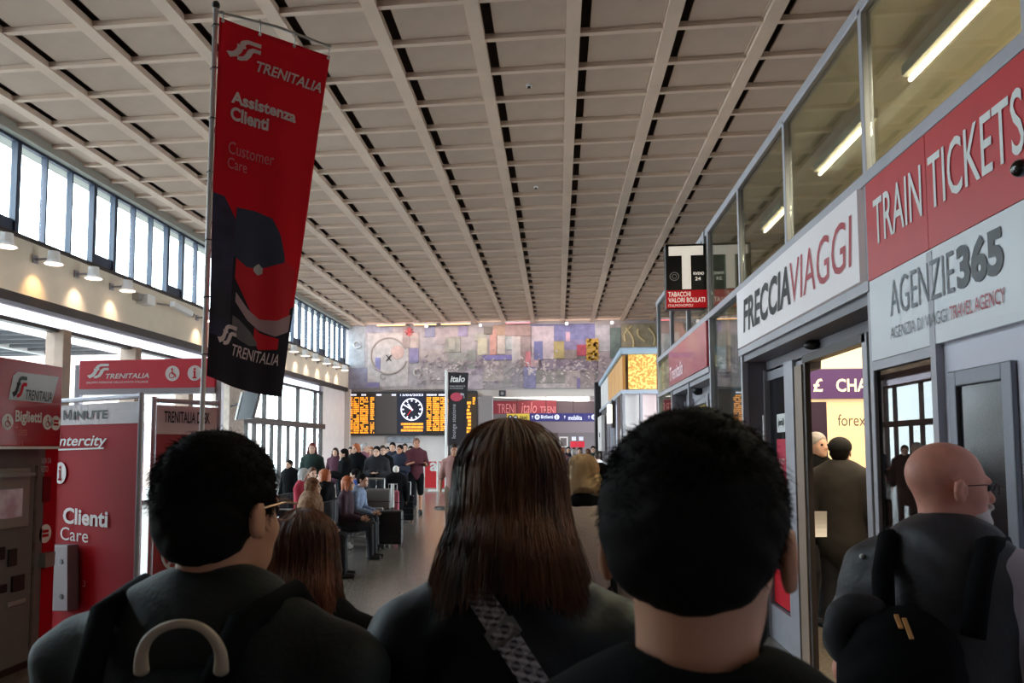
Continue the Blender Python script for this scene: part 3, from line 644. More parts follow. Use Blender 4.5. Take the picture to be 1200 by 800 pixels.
t = thing('door_poster', 'red band at the foot of the grey door glass', 'poster', (XD, 7.0, .3)); obj('sheet', B((XD+.01, 6.76, .32), (XD+.018, 7.34, .62)), M_red, t)
t = thing('open_sign', 'small green lit sign at the top of the narrow door glass', 'sign', (XD, 4.88, 2.2)); obj('sign_box', B((XD+.04, 4.80, 2.17), (XD+.08, 4.98, 2.28)), mat('green_led_box', (60, 110, 104), .4, emit=.3), t)
lettering('OPEN', surf((XD+.04, 4.98, 0), (0, -1, 0), (0, 0, 1)), .02, 2.195, .14, .06, mat('green_led', (190, 250, 235), .5, emit=1.5), t, bold=.02)
t = thing('door_sensor', 'small black door sensor on the header above the shop door', 'sensor', (XD, 6.0, 2.44)); q = at(955, 404, X=XD-.02)
obj('sensor_body', MB().sphere((XD-.04, q[1], q[2]), .06, 14, 8, (1, 1.1, .6)), M_black, t, smooth=True); obj('bracket', B((XD-.06, q[1]-.03, q[2]), (XD+.01, q[1]+.03, q[2]+.05)), M_dark, t)
# counter wall inside: shop light put in as wall glow, purple band, forex print
fx = thing('exchange_counter', 'lit exchange desk with a purple band reading pound sign and CH inside the shop', 'counter', (3.3, 9.4, 0))
fy = 9.4
def fr_(xa, ya, xb, yb, m, nm, e=0): 
    a = at(xa, yb, Y=fy); b = at(xb, ya, Y=fy); return obj(nm, B((a[0], fy-e, a[2]), (b[0], fy+.08, b[2])), m, fx)
fr_(930, 432, 1040, 467, mat('purple_band', (92, 62, 120), .5, emit=.25), 'purple_band', .06)
fr_(930, 467, 1040, 640, mat('warm_wall_glow', (255, 226, 176), .5, emit=.62), 'wall_glow', 0)  # emission stands in for lamplight on the shop wall
fr_(930, 380, 1040, 432, mat('warm_ceiling_glow', (255, 236, 200), .5, emit=.75), 'ceiling_glow', 0)  # emission stands in for the brightly lit shop ceiling
fr_(934, 471, 967, 640, mat('dark_purple_panel', (60, 44, 70), .4), 'dark_panel', .04)
a = at(934, 600, Y=fy); b = at(1040, 560, Y=fy); obj('counter_top', B((a[0], 8.9, 0), (b[0], 9.3, 1.1)), mat('counter_front', (70, 56, 60), .5), fx)
SX = surf((0, fy-.06, 0), (1, 0, 0), (0, 0, 1)); M_cl = mat('cream_letter', (255, 240, 200), .5, emit=.9)
for txt, xa, ya, xb, yb, m in (('£', 953, 443.5, 964, 459, M_cl), ('CHANGE', 980, 443, 1052, 459, M_cl)):
    a = at(xa, yb, Y=fy-.06); b = at(xb, ya, Y=fy-.06); lettering(txt, SX, a[0], a[2], b[0]-a[0], b[2]-a[2], m, fx, bold=.02)
a = at(982, 499, Y=fy); b = at(1014, 485, Y=fy); lettering('forex', surf((0, fy, 0), (1, 0, 0), (0, 0, 1)), a[0], a[2], b[0]-a[0], b[2]-a[2], M_grey, fx)

# glass bay with advert and amber screen
gb = struct('window_4', B((XF-.02, 7.46, 0), (XF+.06, 8.87, .1)), M_alu)
obj('pane', B((XF+.02, 7.46, .1), (XF+.03, 8.87, ZS1-.03)), M_shopg, gb)
av = thing('window_poster', 'bluish poster with faint lettering behind the glass beside the travel sign', 'poster', (XF+.2, 8.2, 2.2))
obj('poster_sheet', B((XF+.2, 7.5, 1.95), (XF+.22, 8.85, 3.15)), mat('bluish_poster', (140, 142, 166), .6, noise=.25, nscale=3, rgb2=(176, 168, 176)), av)
obj('yellow_patch', B((XF+.19, 7.95, 2.05), (XF+.2, 8.3, 2.3)), mat('faded_yellow', (196, 188, 110), .6), av)
lettering('hotel', surf((XF+.195, 8.6, 0), (0, -1, 0), (0, 0, 1)), .05, 2.6, .7, .3, mat('faded_letter', (206, 210, 226), .6), av, bold=.01)
am = thing('information_screen', 'amber departures screen behind the glass under the bluish poster', 'screen', (XF+.2, 8.2, 1.2))
obj('screen_body', B((XF+.15, 7.5, .9), (XF+.2, 8.85, 1.9)), M_black, am); ly = MB()
for r in range(9):
    y = 8.7
    while y > 7.62:
        wd = random.uniform(.05, .25); z = 1.78-r*.095
        if random.random() < .85: ly.poly([(XF+.145, y, z-.03), (XF+.145, y-wd, z-.03), (XF+.145, y-wd, z+.03), (XF+.145, y, z+.03)])
        y -= wd+.04
tag(obj('amber_listing', ly, mat('amber_led_near', (255, 120, 30), .5, emit=1.6, ecol=(255, 110, 20)), am), kind='stuff')
# red sign over the farther door
r2 = thing('shop_sign', 'pinkish red sign with small white lettering over the farther shop door', 'sign', (XF, 10.4, 2.6))
sign_panel('sign_face', 11.93, 8.95, 2.63, 3.15, mat('pinkish_red_face', (186, 62, 78), .25, coat=.5), r2, .04)
lettering('Trenitalia', surf((XF-.04, 11.93, 0), (0, -1, 0), (0, 0, 1)), .12, 2.70, 1.2, .2, mat('pale_pink_letter', (236, 200, 206), .5), r2, bold=.02, shear=.15)
d2 = struct('door_2', B((XD, 8.95, 2.3), (XD+.1, 11.9, 2.57)), M_rec)
for a, b in ((8.93, 9.0), (10.1, 10.2), (11.2, 11.3), (11.85, 11.95)): obj('frame_post', B((XD-.02, a, 0), (XD+.08, b, 2.4)), M_alu, d2)
obj('pane', B((XD+.02, 8.95, .1), (XD+.03, 10.1, 2.3)), M_shopg, d2); obj('pane', B((XD+.02, 11.3, .1), (XD+.03, 11.85, 2.3)), M_shopg, d2)
obj('soffit', B((XF, 8.95, 2.5), (XD, 11.93, 2.56)), M_rec, d2); obj('return_panel', B((XF, 11.93, 0), (XD+.1, 11.99, 2.56)), M_rec, d2); obj('return_panel', B((XF, 8.87, 0), (XD+.1, 8.93, 2.56)), M_rec, d2)
t = thing('door_sensor', 'tiny black door sensor above the farther shop door', 'sensor', (XD, 9.7, 2.4)); q = at(822, 456, X=XD); obj('sensor_body', MB().sphere((XD-.05, q[1], q[2]), .08, 12, 8), M_black, t, smooth=True); obj('bracket', B((XD-.05, q[1]-.03, q[2]), (XD+.01, q[1]+.03, q[2]+.08)), M_dark, t)
g5 = struct('window_5', B((XF-.02, 12.0, 0), (XF+.06, 13.45, .1)), M_alu); obj('pane', B((XF+.02, 12.0, .1), (XF+.03, 13.42, ZS1-.03)), M_shopg, g5)
cu = thing('curtain', 'pale yellow lit curtain behind the glass at the far corner of the shop front', 'curtain', (XF+.5, 12.7, 0))
obj('curtain_cloth', MB().grid(lambda u, v: (XF+.5+.04*math.sin(u*60), 12.05+1.2*u, .1+3.0*v), 60, 2), mat('yellow_curtain', (226, 214, 150), .8), cu, smooth=True)
obj('light_bar', B((XF+.35, 12.05, 2.22), (XF+.42, 13.3, 2.27)), mat('warm_bar', (255, 244, 210), .5, emit=2.5), cu)
arealight('corner_shop_lamp', (XF+.25, 12.7, 3.1), (.2, 1.2), 16, (1, .9, .6))

# black dome camera near the right edge
t = thing('dome_camera', 'glossy black dome camera on the edge of the red ticket sign', 'camera', (XF-.1, 3.0, 2.8)); q = at(1196, 197, X=XF-.10)
obj('dome', MB().sphere(tuple(q), .032, 18, 12), mat('black_dome', (12, 10, 12), .08, coat=1), t, smooth=True)
obj('arm', MB().tube([tuple(q+[.02, -.02, -.02]), (XF-.02, q[1]-.06, q[2]-.03)], .012, 8), M_pw, t)

# T sign box, hung across the front
tb = thing('tobacconist_sign', 'black hanging box sign with a big white T over a red strip', 'sign', (1.5, 9.0, 3.3))
TY = 9.0; a = at(781, 362, Y=TY); b = at(827, 285, Y=TY); tx0, tx1, tz0, tz1 = a[0], b[0], a[2], b[2]
obj('box', B((tx0, TY, tz0), (tx1, TY+.14, tz1)), mat('sign_black', (14, 12, 16), .35), tb, bevel=.006)
ST = surf((tx0, TY, tz0), (tx1-tx0, 0, 0), (0, 0, tz1-tz0)); M_tw = mat('lit_T_white', (250, 240, 225), .5, emit=.55)
shape([[(.08, .82), (.93, .82), (.93, .965), (.08, .965)], [(.40, .30), (.62, .30), (.62, .82), (.40, .82)]], ST, 0, 0, 1, 1, M_tw, tb, name='letter_t')
shape([[(.0, .01), (1, .01), (1, .285), (0, .285)]], ST, 0, 0, 1, 1, mat('lit_red_strip', (200, 16, 30), .5, emit=.35), tb, name='red_strip')
lettering('TABACCHI', ST, .05, .185, .55, .075, M_tw, tb, bold=.015, e=.007); lettering('VALORI BOLLATI', ST, .05, .095, .9, .075, M_tw, tb, bold=.015, e=.007); lettering('ITALMONOPOLI', ST, .05, .03, .6, .04, M_tw, tb, e=.007)
lettering('RIVEND', ST, .68, .515, .26, .045, M_tw, tb, bold=.02); lettering('24', ST, .72, .43, .14, .055, M_tw, tb, bold=.02)
shape(ring(.21, .5, .09, .03, 16)+ring(.21, .5, .045, .02, 10)+[circ(.21, .5, .02, .02)], surf((tx0, TY, tz0), (tx1-tx0, 0, 0), (0, 0, (tx1-tx0))), 0, .42, 1, 1, M_greypr, tb, name='round_emblem') if 0 else \
shape([[(.21+a_*.5*1.0, .5+b_*.28) for a_, b_ in p] for p in ring(0, 0, .22, .05, 16)+ring(0, 0, .11, .04, 10)], ST, 0, 0, 1, 1, M_greypr, tb, name='round_emblem')
obj('bracket', B((tx1, TY+.02, tz1-.12), (XF, TY+.12, tz1-.04)), M_alu, tb); obj('hanger', B((tx1-.02, TY+.02, tz1), (tx1+.03, TY+.12, tz1+.16)), M_alu, tb)
obj('bracket', B((tx1, TY+.02, tz0+.1), (XF, TY+.12, tz0+.16)), M_alu, tb)

# farther shop with the golden corner
GX, GY = 1.70, 20.4
gs = struct('wall_corner_shop', B((GX, GY, 0), (6, 31, .15)), M_grey)
obj('cornice', B((GX-.06, GY-.06, 4.16), (6, 31, 4.34)), mat('pale_blue_cornice', (168, 186, 204), .5), gs, bevel=.05)
obj('sill_band', B((GX-.04, GY-.04, 3.12), (6, 31, 3.22)), mat('pale_blue_band', (176, 182, 196), .5), gs)
obj('core', B((GX+.5, GY+.5, .1), (6, 31, 4.2)), mat('core_white', (214, 210, 214), .6), gs)
def goldmat():
    m = bpy.data.materials.new('golden_mosaic'); m.use_nodes = True; nt = m.node_tree; b = nt.nodes['Principled BSDF']
    t = nt.nodes.new('ShaderNodeTexCoord'); v = nt.nodes.new('ShaderNodeTexNoise'); v.inputs['Scale'].default_value = 14; v.inputs['Detail'].default_value = 1
    r = nt.nodes.new('ShaderNodeValToRGB'); r.color_ramp.interpolation = 'CONSTANT'
    r.color_ramp.elements[0].color = (*s2l((206, 148, 74)), 1); r.color_ramp.elements[1].position = .53; r.color_ramp.elements[1].color = (*s2l((246, 216, 128)), 1)
    e = r.color_ramp.elements.new(.44); e.color = (*s2l((236, 180, 92)), 1)
    nt.links.new(t.outputs['Object'], v.inputs['Vector']); nt.links.new(v.outputs['Fac'], r.inputs[0]); nt.links.new(r.outputs[0], b.inputs['Base Color'])
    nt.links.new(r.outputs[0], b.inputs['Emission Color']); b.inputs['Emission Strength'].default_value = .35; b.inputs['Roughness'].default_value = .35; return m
MG = goldmat()
for k, (a, b) in enumerate(((GX+.16, GX+.88), (GX+.92, GX+1.6), (GX+1.64, GX+2.4))): obj('golden_panel', B((a, GY+.02, 3.24), (b, GY+.1, 4.15)), MG, gs)
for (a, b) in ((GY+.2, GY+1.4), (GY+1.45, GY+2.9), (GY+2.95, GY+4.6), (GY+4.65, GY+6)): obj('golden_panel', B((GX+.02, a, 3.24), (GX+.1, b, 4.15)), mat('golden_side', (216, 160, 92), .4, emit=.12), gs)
for (a, b) in ((GY+6.1, GY+7.3), (GY+7.4, GY+8.7), (GY+8.8, GY+10.4)): obj('white_panel', B((GX+.02, a, 3.24), (GX+.1, b, 4.15)), M_white, gs)
for k, xx in enumerate(np.arange(GX, 5.9, .45)): obj('shop_column', B((xx, GY, .1), (xx+.06, GY+.08, 3.14)), M_alu, gs)
for k, xx in enumerate(np.arange(GX+.06, 5.4, .45)):
    m = (M_white, mat('lit_shelf_pink', (236, 214, 214), .5, emit=.25), mat('brown_panel', (112, 78, 66), .5), mat('lit_blue_white', (214, 222, 240), .5, emit=.35), mat('shop_shelf', (176, 160, 160), .6, noise=.3, nscale=6))[k % 5]
    obj('shop_panel', B((xx, GY+.3, .1), (xx+.39, GY+.34, 3.12)), m, gs)
for yy in np.arange(GY+.5, 31, 1.5): obj('shop_column', B((GX, yy, .1), (GX+.08, yy+.08, 3.14)), M_alu, gs)
for k, yy in enumerate(np.arange(GY+.6, 30.5, 1.5)): obj('shop_panel', B((GX+.2, yy, .1), (GX+.24, yy+1.4, 3.12)), (mat('bronze_panel', (176, 120, 84), .5, emit=.1), M_white, mat('lit_blue_white'  , (0,0,0)), M_white, M_grey)[k % 5], gs)
t = thing('light_box', 'small square white light boxes stacked on the side of the golden corner shop', 'sign', at(717, 485, X=GX)); 
for yy in (480, 490): q = at(717, yy, X=GX-.05); obj('lit_box', B((GX-.18, q[1]-.3, q[2]-.15), (GX, q[1]+.3, q[2]+.15)), mat('lit_box', (255, 244, 226), .5, emit=1.6), t)
q = at(717, 485, X=GX-.05); obj('backplate', B((GX-.06, q[1]-.34, q[2]-.42), (GX+.02, q[1]+.34, q[2]+.42)), M_dark, t)
t = thing('stone_panel', 'pale panel with a dark spot at the far end of the corner shop', 'panel', (GX, 29, 2)); obj('panel', B((GX-.12, 28.3, 1.6), (GX, 30.6, 2.9)), M_white, t); obj('spot', MB().tube([(GX-.125, 29.4, 2.2), (GX-.14, 29.4, 2.2)], .1, 10), M_dark, t)
t = struct('pillar', B((at(697, 500, Y=31.5)[0], 31.2, 0), (at(705, 500, Y=31.5)[0], 31.8, 4.35)), mat('black_pillar', (22, 18, 22), .4), bevel=.02)

# ================================================================== LEFT BOOTHS, SIGN, TICKET MACHINE
M_tube = mat('booth_tube', (178, 174, 182), .35, .5)
PA = at(64, 746, Z=0); dpA = (PA-CAM)@Fv
ztop = 1.7+ (lambda d: (CAM+d*dpA)[2]-1.7)(ray(76, 469.5)/1.0)
PA = at(66, 470.2, Z=ztop); PB = at(166, 464, Z=ztop); PC = at(181, 468.7, Z=ztop); PD = at(257, 473, Z=ztop)
def booth(P, Q, name, label, hh, mred, loc):
    P = P*[1, 1, 0]; Q = Q*[1, 1, 0]; L = np.linalg.norm(Q-P); d = (Q-P)/L; n = np.cross(d, [0, 0, 1.0])   # n points to the viewer side
    t = thing(name, label, 'partition', (P+Q)/2, 'red partition panels of the service desk')
    c = (P+Q)/2; up = np.array([0, 0, 1.0])
    obj('red_panel', MB().obox(c+up*(ztop-hh)/2-n*.02, d*L/2, n*.012, up*(ztop-hh)/2), mred, t)
    obj('header_panel', MB().obox(c+up*(ztop-hh/2-.02)-n*.015, d*L/2, n*.014, up*(hh/2-.02)), mat('booth_header', (198, 186, 190), .5), t)
    for e in (P, Q): obj('post', MB().tube([e, e+up*(ztop+.03)], .022, 10), M_tube, t, smooth=False)
    obj('top_rail', MB().tube([P+up*ztop, Q+up*ztop], .022, 10), M_tube, t)
    return t, surf(P-n*.0, d, up), L
b1, S1, L1 = booth(PA, PB, 'partition_panel', 'red service desk panel with a pale header ending in MINUTE', .22, M_redd, None)
def bpos(S, L, P, Q, x, y):  # photo pixel to panel coordinates
    P = P*[1, 1, 0]; Q = Q*[1, 1, 0]; d = (Q-P)/np.linalg.norm(Q-P); n = np.array([d[1], -d[0], 0]); r = ray(x, y); t = ((P-CAM)@n)/(r@n); X = CAM+r*t; return (X-P)@d, X[2]
def btext(S, L, P, Q, txt, xa, ya, xb, yb, m, par, **k):
    a = bpos(S, L, P, Q, xa, yb); b = bpos(S, L, P, Q, xb, ya); return lettering(txt, S, a[0], a[1], b[0]-a[0], b[1]-a[1], m, par, **k)
A1 = (S1, L1, PA, PB)
btext(*A1, 'INUTE', 86, 480, 127, 492, M_pk, b1, bold=.025)
_a = bpos(*A1, 74.5, 492); _b = bpos(*A1, 84, 480); shape(stroke([(.1, 0), (.1, 1)], .2)+stroke([(.9, 0), (.9, 1)], .2)+stroke([(.1, .95), (.5, .12)], .17)+stroke([(.5, .12), (.9, .95)], .17), S1, _a[0], _a[1], _b[0]-_a[0], _b[1]-_a[1], M_pk, b1, name='lettering'); btext(*A1, 'intercity', 66, 510, 126, 526, M_pw, b1, bold=.015, shear=.25)
a = bpos(*A1, 64, 526); b = bpos(*A1, 122, 524); shape([[(a[0], a[1]-.014), (b[0], b[1]-.014), (b[0], b[1]), (a[0], a[1])]], S1, 0, 0, 1, 1, M_pw, b1, name='underline')
a = bpos(*A1, 71, 554); icon_disc(S1, a[0], a[1], .098, M_pw, M_redd, b1, 'i')
btext(*A1, 'Clienti', 74, 598, 127, 613, M_pw, b1, bold=.03); btext(*A1, 'Care', 71, 620, 104, 632, M_pw, b1, bold=.0)
btext(*A1, '3', 97, 680, 101, 687, M_pw, b1); 
b2, S2_, L2 = booth(PC, PD, 'partition_panel', 'narrower red service desk panel with TRENITALIA DESK on its pale header', .30, mat('dull_red_panel', (150, 34, 40), .55), None)
A2 = (S2_, L2, PC, PD); btext(*A2, 'TRENITALIA DESK', 192, 483.5, 246, 495, M_pk, b2, bold=.02)
a = bpos(*A2, 206, 648); shape(ring(a[0], a[1], .14, .025, 20)+ring(a[0], a[1], .085, .02, 16)+stroke([(a[0]-.08, a[1]-.1), (a[0]+.08, a[1]+.1)], .03), S2_, 0, 0, 1, 1, M_greypr, b2, name='round_emblem')
# desk box on the panel
db = thing('leaflet_box', 'grey metal box with two dark holes on the red service desk panel', 'box', (PA*[1,1,0]+[.2, 0, 1.0]))
def qpt(A, x, y, e): u = bpos(*A, x, y); return A[0](u[0], u[1], e)
c0, c1_, c2, c3 = [qpt(A1, x, y, .02) for x, y in ((66, 713), (95, 713), (95, 637), (66, 637))]
nn = np.cross(c1_-c0, c3-c0); nn /= np.linalg.norm(nn)
mb = MB(); mb.v = [tuple(p) for p in (c0, c1_, c2, c3)]+[tuple(p+nn*.1) for p in (c0, c1_, c2, c3)]; mb.f = [(3,2,1,0),(4,5,6,7),(0,1,5,4),(1,2,6,5),(2,3,7,6),(3,0,4,7)]
obj('box_body', mb, mat('leaflet_box_grey', (120, 108, 112), .5, .2), db, bevel=.006)
for yy in (656, 696): p = (qpt(A1, 88, yy, .124)); obj('hole', MB().tube([p, p+nn*.004], .022, 10), M_black, db)

# red hanging sign on posts over the booths
hz = 2.79; HA = at(96, 423, Z=hz); HB = at(255, 419.5, Z=hz); hl = HB-HA; Lh = np.linalg.norm(hl); hd = hl/Lh; hn = np.cross(hd, [0, 0, 1.0])
zb_ = (lambda: CAM+ray(96, 457)*((HA-CAM)@Fv))()[2]; hs = thing('station_sign', 'wide red sign with a white logo and two white discs above the service desk', 'sign', (HA+HB)/2*[1, 1, 0])
hc = (HA+HB)/2; up = np.array([0, 0, 1.0])
obj('red_face', MB().obox((hc[0], hc[1], (hz+zb_)/2), hd*Lh/2, hn*.05, up*(hz-zb_)/2), mat('sign_red_face', (204, 48, 64), .45, emit=.05), hs, bevel=.012)
obj('lower_rail', MB().obox((hc[0], hc[1], zb_-.03), hd*Lh/2, hn*.06, up*.035), M_tube, hs)
for e in (HA-hd*.03, HB+hd*.04): obj('post', MB().obox((e[0], e[1], (hz-.05)/2), hd*.035, hn*.035, up*(hz-.05)/2), M_tube, hs)
HS = surf(np.array([HA[0], HA[1], zb_])+hn*.05, hd, up); hh_ = hz-zb_
pl, pb_, pc_ = fs_logo()
shape(pl+pb_+pc_, HS, .12*Lh*.55, .38*hh_, .16*Lh, .5*hh_, M_pw, hs)
lettering('TRENITALIA', HS, .205*Lh, .36*hh_, .32*Lh, .17*hh_, M_pw, hs, bold=.02, shear=.25); lettering('GRUPPO FERROVIE DELLO STATO ITALIANE', HS, .06*Lh, .2*hh_, .46*Lh, .07*hh_, M_pw, hs, bold=.01)
icon_disc(HS, .695*Lh, .5*hh_, .26*hh_, M_pw, M_red, hs, 'wheel'); icon_disc(HS, .855*Lh, .5*hh_, .26*hh_, M_pw, M_red, hs, 'i')

# ticket machine
XM = -4.08; tm = thing('ticket_machine', 'grey self service ticket machine with a big red header at the photo edge', 'machine', (-4.4, 5.2, 0))
yA, yB_ = 4.3, at(45, 775, X=XM)[1]
obj('cabinet', B((XM-.55, yA, .06), (XM, yB_, 1.95)), mat('machine_grey', (112, 108, 106), .5, .2, noise=.06), tm, bevel=.015)
obj('plinth', B((XM-.5, yA, 0), (XM-.03, yB_, .06)), M_dark, tm)
yR = at(62, 750, X=XM)[1]
obj('red_side_panel', B((XM-.5, yB_+.01, .02), (XM-.01, yR, 2.0)), M_redd, tm, bevel=.01)
SM = surf((XM, 0, 0), (0, 1, 0), (0, 0, 1))
def mpx(x, y, X=XM): p = at(x, y, X=X); return p[1], p[2]
def mbox(xa, ya, xb, yb, t0, t1, m, name, bevel=0, par=None):
    a = mpx(xa, yb); b = mpx(xb, ya); zc = sorted((a[1], b[1])); return obj(name, B((XM+t0, a[0], zc[0]), (XM+t1, b[0], zc[1])), m, par or tm, bevel=bevel)
M_mk = mat('machine_dark_strip', (58, 56, 52), .5, rgb2=(96, 92, 86), nscale=14); M_ml = mat('machine_light_grey', (150, 146, 142), .4, .3)
mbox(-40, 548, 32, 626, 0, .03, M_ml, 'screen_frame', .008)
scr = mbox(-36, 572, 22, 612, .03, .036, mat('machine_screen', (130, 100, 106), .2, rgb2=(196, 200, 206), nscale=5, emit=.25), 'screen')
obj('screen_hood', MB().obox((XM+.06, mpx(10, 560)[0]-.15, mpx(10, 556)[1]), (.05, 0, 0), (0, .3, 0), (0, 0, .012)), M_ml, tm)
mbox(33, 545, 44, 762, 0, .006, M_mk, 'dark_strip')
for (xa, ya, xb, yb, m, nm) in ((-20, 640, 4, 660, M_black, 'coin_slot'), (8, 642, 18, 664, M_dark, 'card_slot'), (12, 672, 27, 694, M_dark, 'banknote_slot'), (-20, 684, 6, 700, M_black, 'ticket_tray'), (6, 700, 28, 712, M_ml, 'instruction_plate')): mbox(xa, ya, xb, yb, 0, .02, m, nm, .004)
ry = at(45, 600, X=XM)[1]
def rbox(xa, ya, xb, yb, m, nm, t=.008): return mbox(xa, ya, xb, yb, -.01, t, m, nm)
a = mpx(53, 625); icon_disc(SM, a[0], a[1], .075, M_pw, M_redd, tm, 'o', .0)
a = mpx(48, 553); b = mpx(60, 536); lettering('NON DA\nRESTO', SM, a[0], a[1], b[0]-a[0], (b[1]-a[1]), M_greypr, tm, e=.002)
rbox(49, 558, 59, 588, mat('maroon_plate', (110, 14, 26), .4), 'maroon_plate'); rbox(46, 646, 58, 665, M_ml, 'card_reader', .05)
# header
XH = -3.9
hy0, _ = 3.9, 0; pA = at(74, 430, X=XH); pBt = at(74, 523, X=XH); hdr = obj('red_header', B((XH-.35, 3.9, pBt[2]+.0), (XH, pA[1], pA[2])), mat('header_red', (176, 28, 40), .35, noise=.12, nscale=3), tm, bevel=.01)
obj('header_trim', B((XH-.36, 3.88, pBt[2]-.02), (XH-.01, pA[1]+.01, pBt[2])), M_pw, tm)
SH = surf((XH, 0, 0), (0, 1, 0), (0, 0, 1))
def hpt(x, y): p = at(x, y, X=XH); return (p[1], p[2])
shape([[hpt(9, 468), hpt(60, 472.5), hpt(66, 450), hpt(68, 441.5), hpt(20, 435.5), hpt(15, 440)]], SH, 0, 0, 1, 1, mat('logo_plate', (205, 208, 216), .4), tm, name='logo_plate')
a = hpt(13, 465); b = hpt(31, 441); shape(pl, SH, a[0], a[1], b[0]-a[0], b[1]-a[1], mat('logo_green', (24, 60, 56), .5), tm, e=.007); shape(pb_, SH, a[0], a[1], b[0]-a[0], b[1]-a[1], M_pk, tm, e=.007); shape(pc_, SH, a[0], a[1], b[0]-a[0], b[1]-a[1], M_red, tm, e=.0085)
a = hpt(29, 468); b = hpt(60, 461); lettering('TRENITALIA', SH, a[0], a[1], b[0]-a[0], .075, mat('slate_letter', (50, 60, 66), .5), tm, bold=.01, shear=.2, e=.007)
a = hpt(17, 498); lettering('Biglietti', SH, a[0], a[1], hpt(48, 498)[0]-a[0], .11, M_pw, tm, bold=.03, name='lettering'); a = hpt(17, 510); lettering('Tickets', SH, a[0], a[1], hpt(31, 510)[0]-a[0], .065, mat('pink_letter', (226, 130, 130), .5), tm)
a = hpt(22, 523); lettering('13', SH, a[0], a[1], .04, .035, mat('pink_letter', (0,0,0)), tm)
for (x, y, k) in ((8.5, 494, 'wheel'), (55.5, 494.5, 'wheel'), (65, 495.5, 'o')): a = hpt(x, y); icon_disc(SH, a[0], a[1], .058, M_pw, M_redd, tm, k, .003)

# ================================================================== BIG RED BANNER
bn = thing('promotional_banner', 'tall red and black fabric banner with white logos hanging from a leaning steel pole', 'banner', dep(239, 525, 6.5)*[1, 1, 0])
bt, bb = dep(253, 6, 6.5), dep(236.5, 500, 6.5); dirp = (bb-bt)/np.linalg.norm(bb-bt); bfoot = bb+dirp*(bb[2]/-dirp[2])
obj('pole', MB().tube([bfoot, bb, bt], .021, 12), mat('pole_steel', (206, 200, 202), .4, .15), bn, smooth=True)
obj('base', MB().tube([bfoot*[1, 1, 0], bfoot*[1, 1, 0]+[0, 0, .06]], .3, 20), M_dark, bn)
TR = dep(388, 55, 7.0); TL = dep(256, 14, 6.5)
obj('cross_bar', MB().tube([TL, (TL+TR)/2+[0, 0, .03], TR], .012, 8), M_steel, bn)
obj('pole_head', MB().sphere(tuple(bt), .035, 10, 8), M_dark, bn)
C00, C10, C01, C11 = dep(243, 440, 6.48), dep(329, 465, 6.8), dep(257, 20, 6.48), dep(387, 66, 7.0)   # bottom left, bottom right, top left, top right
bnrm = np.cross(C10-C00, C01-C00); bnrm /= np.linalg.norm(bnrm)
def bann(u, v, e=0):       # u across, v up
    p = (C00*(1-u)+C10*u)*(1-v)+(C01*(1-u)+C11*u)*v
    wv = .030*math.sin(u*7.5+1.2+v*2.5)*(1.1-v*.9)+.016*math.sin(u*15+v*7)*(1-v)+.012*math.sin(v*9+u*4)-.10*(1-u)**6*(1-v)*.6
    sag = -.03*math.sin(u*PI*3.0)**2*(v > .97)
    return p+bnrm*(wv+e)+np.array([0, 0, -.035*math.sin(u*PI)*(1-v)])
cl = obj('banner_cloth', MB().grid(lambda u, v: bann(u, v), 36, 90), mat('banner_red_cloth', (226, 22, 42), .7, spec=.2, bump=.15, bscale=14), bn, smooth=True)
md = cl.modifiers.new('solid', 'SOLIDIFY'); md.thickness = .003
SB = lambda a, b, e=0: bann(a, b, e)
def strip_shape(fn_lo, fn_hi, u0, u1, m, name, e=.006, nu=30, nv=24):
    return obj(name, MB().grid(lambda s, t: bann(u0+(u1-u0)*s, fn_lo(u0+(u1-u0)*s)*(1-t)+fn_hi(u0+(u1-u0)*s)*t, e), nu, nv), m, bn, smooth=True)
M_bd = mat('banner_charcoal', (44, 40, 50), .7, spec=.2); M_bn = mat('banner_navy', (60, 52, 92), .7, rgb2=(34, 32, 46), nscale=3)
lerp = lambda xs, ys: (lambda u: float(np.interp(u, xs, ys)))
strip_shape(lerp([0, 1], [.0, .0]), lerp([0, .1, .2, .34, .5, .75, .9, 1], [.50, .50, .47, .3, .22, .2, .24, .26]), 0, 1, M_bd, 'dark_field', .005)
strip_shape(lerp([0, 1], [.12, .12]), lerp([0, .12, .25], [.515, .515, .46]), 0, .25, M_bn, 'navy_band', .007)
strip_shape(lerp([.25, .4, .55, .8], [.36, .34, .345, .375]), lerp([.25, .45, .62, .72, .8], [.495, .50, .49, .45, .39]), .25, .8, mat('banner_windscreen', (42, 48, 74), .6), 'windscreen', .008)
strip_shape(lerp([.28, .5, .8, .95], [.30, .215, .165, .19]), lerp([.28, .5, .8, .95], [.37, .36, .385, .36]), .28, .95, M_red, 'train_nose', .007)
strip_shape(lerp([.3, .45, .6, .8, .97], [.235, .195, .175, .165, .185]), lerp([.3, .45, .6, .8, .97], [.262, .225, .205, .21, .235]), .3, .97, mat('banner_grey_band', (172, 140, 150), .55), 'grey_band', .010)
strip_shape(lerp([.28, .35, .5, .6], [.16, .135, .125, .13]), lerp([.28, .35, .5, .6], [.195, .19, .165, .14]), .28, .6, mat('banner_grey_lamp', (104, 96, 102), .55), 'grey_patch', .010)
strip_shape(lerp([.55, .62, .85], [.15, .12, .13]), lerp([.55, .62, .85], [.18, .168, .16]), .55, .85, M_red, 'red_patch', .010)
strip_shape(lerp([.48, .53, .58], [.335, .325, .333]), lerp([.48, .53, .58], [.345, .358, .347]), .48, .58, M_greypr, 'small_emblem', .012)
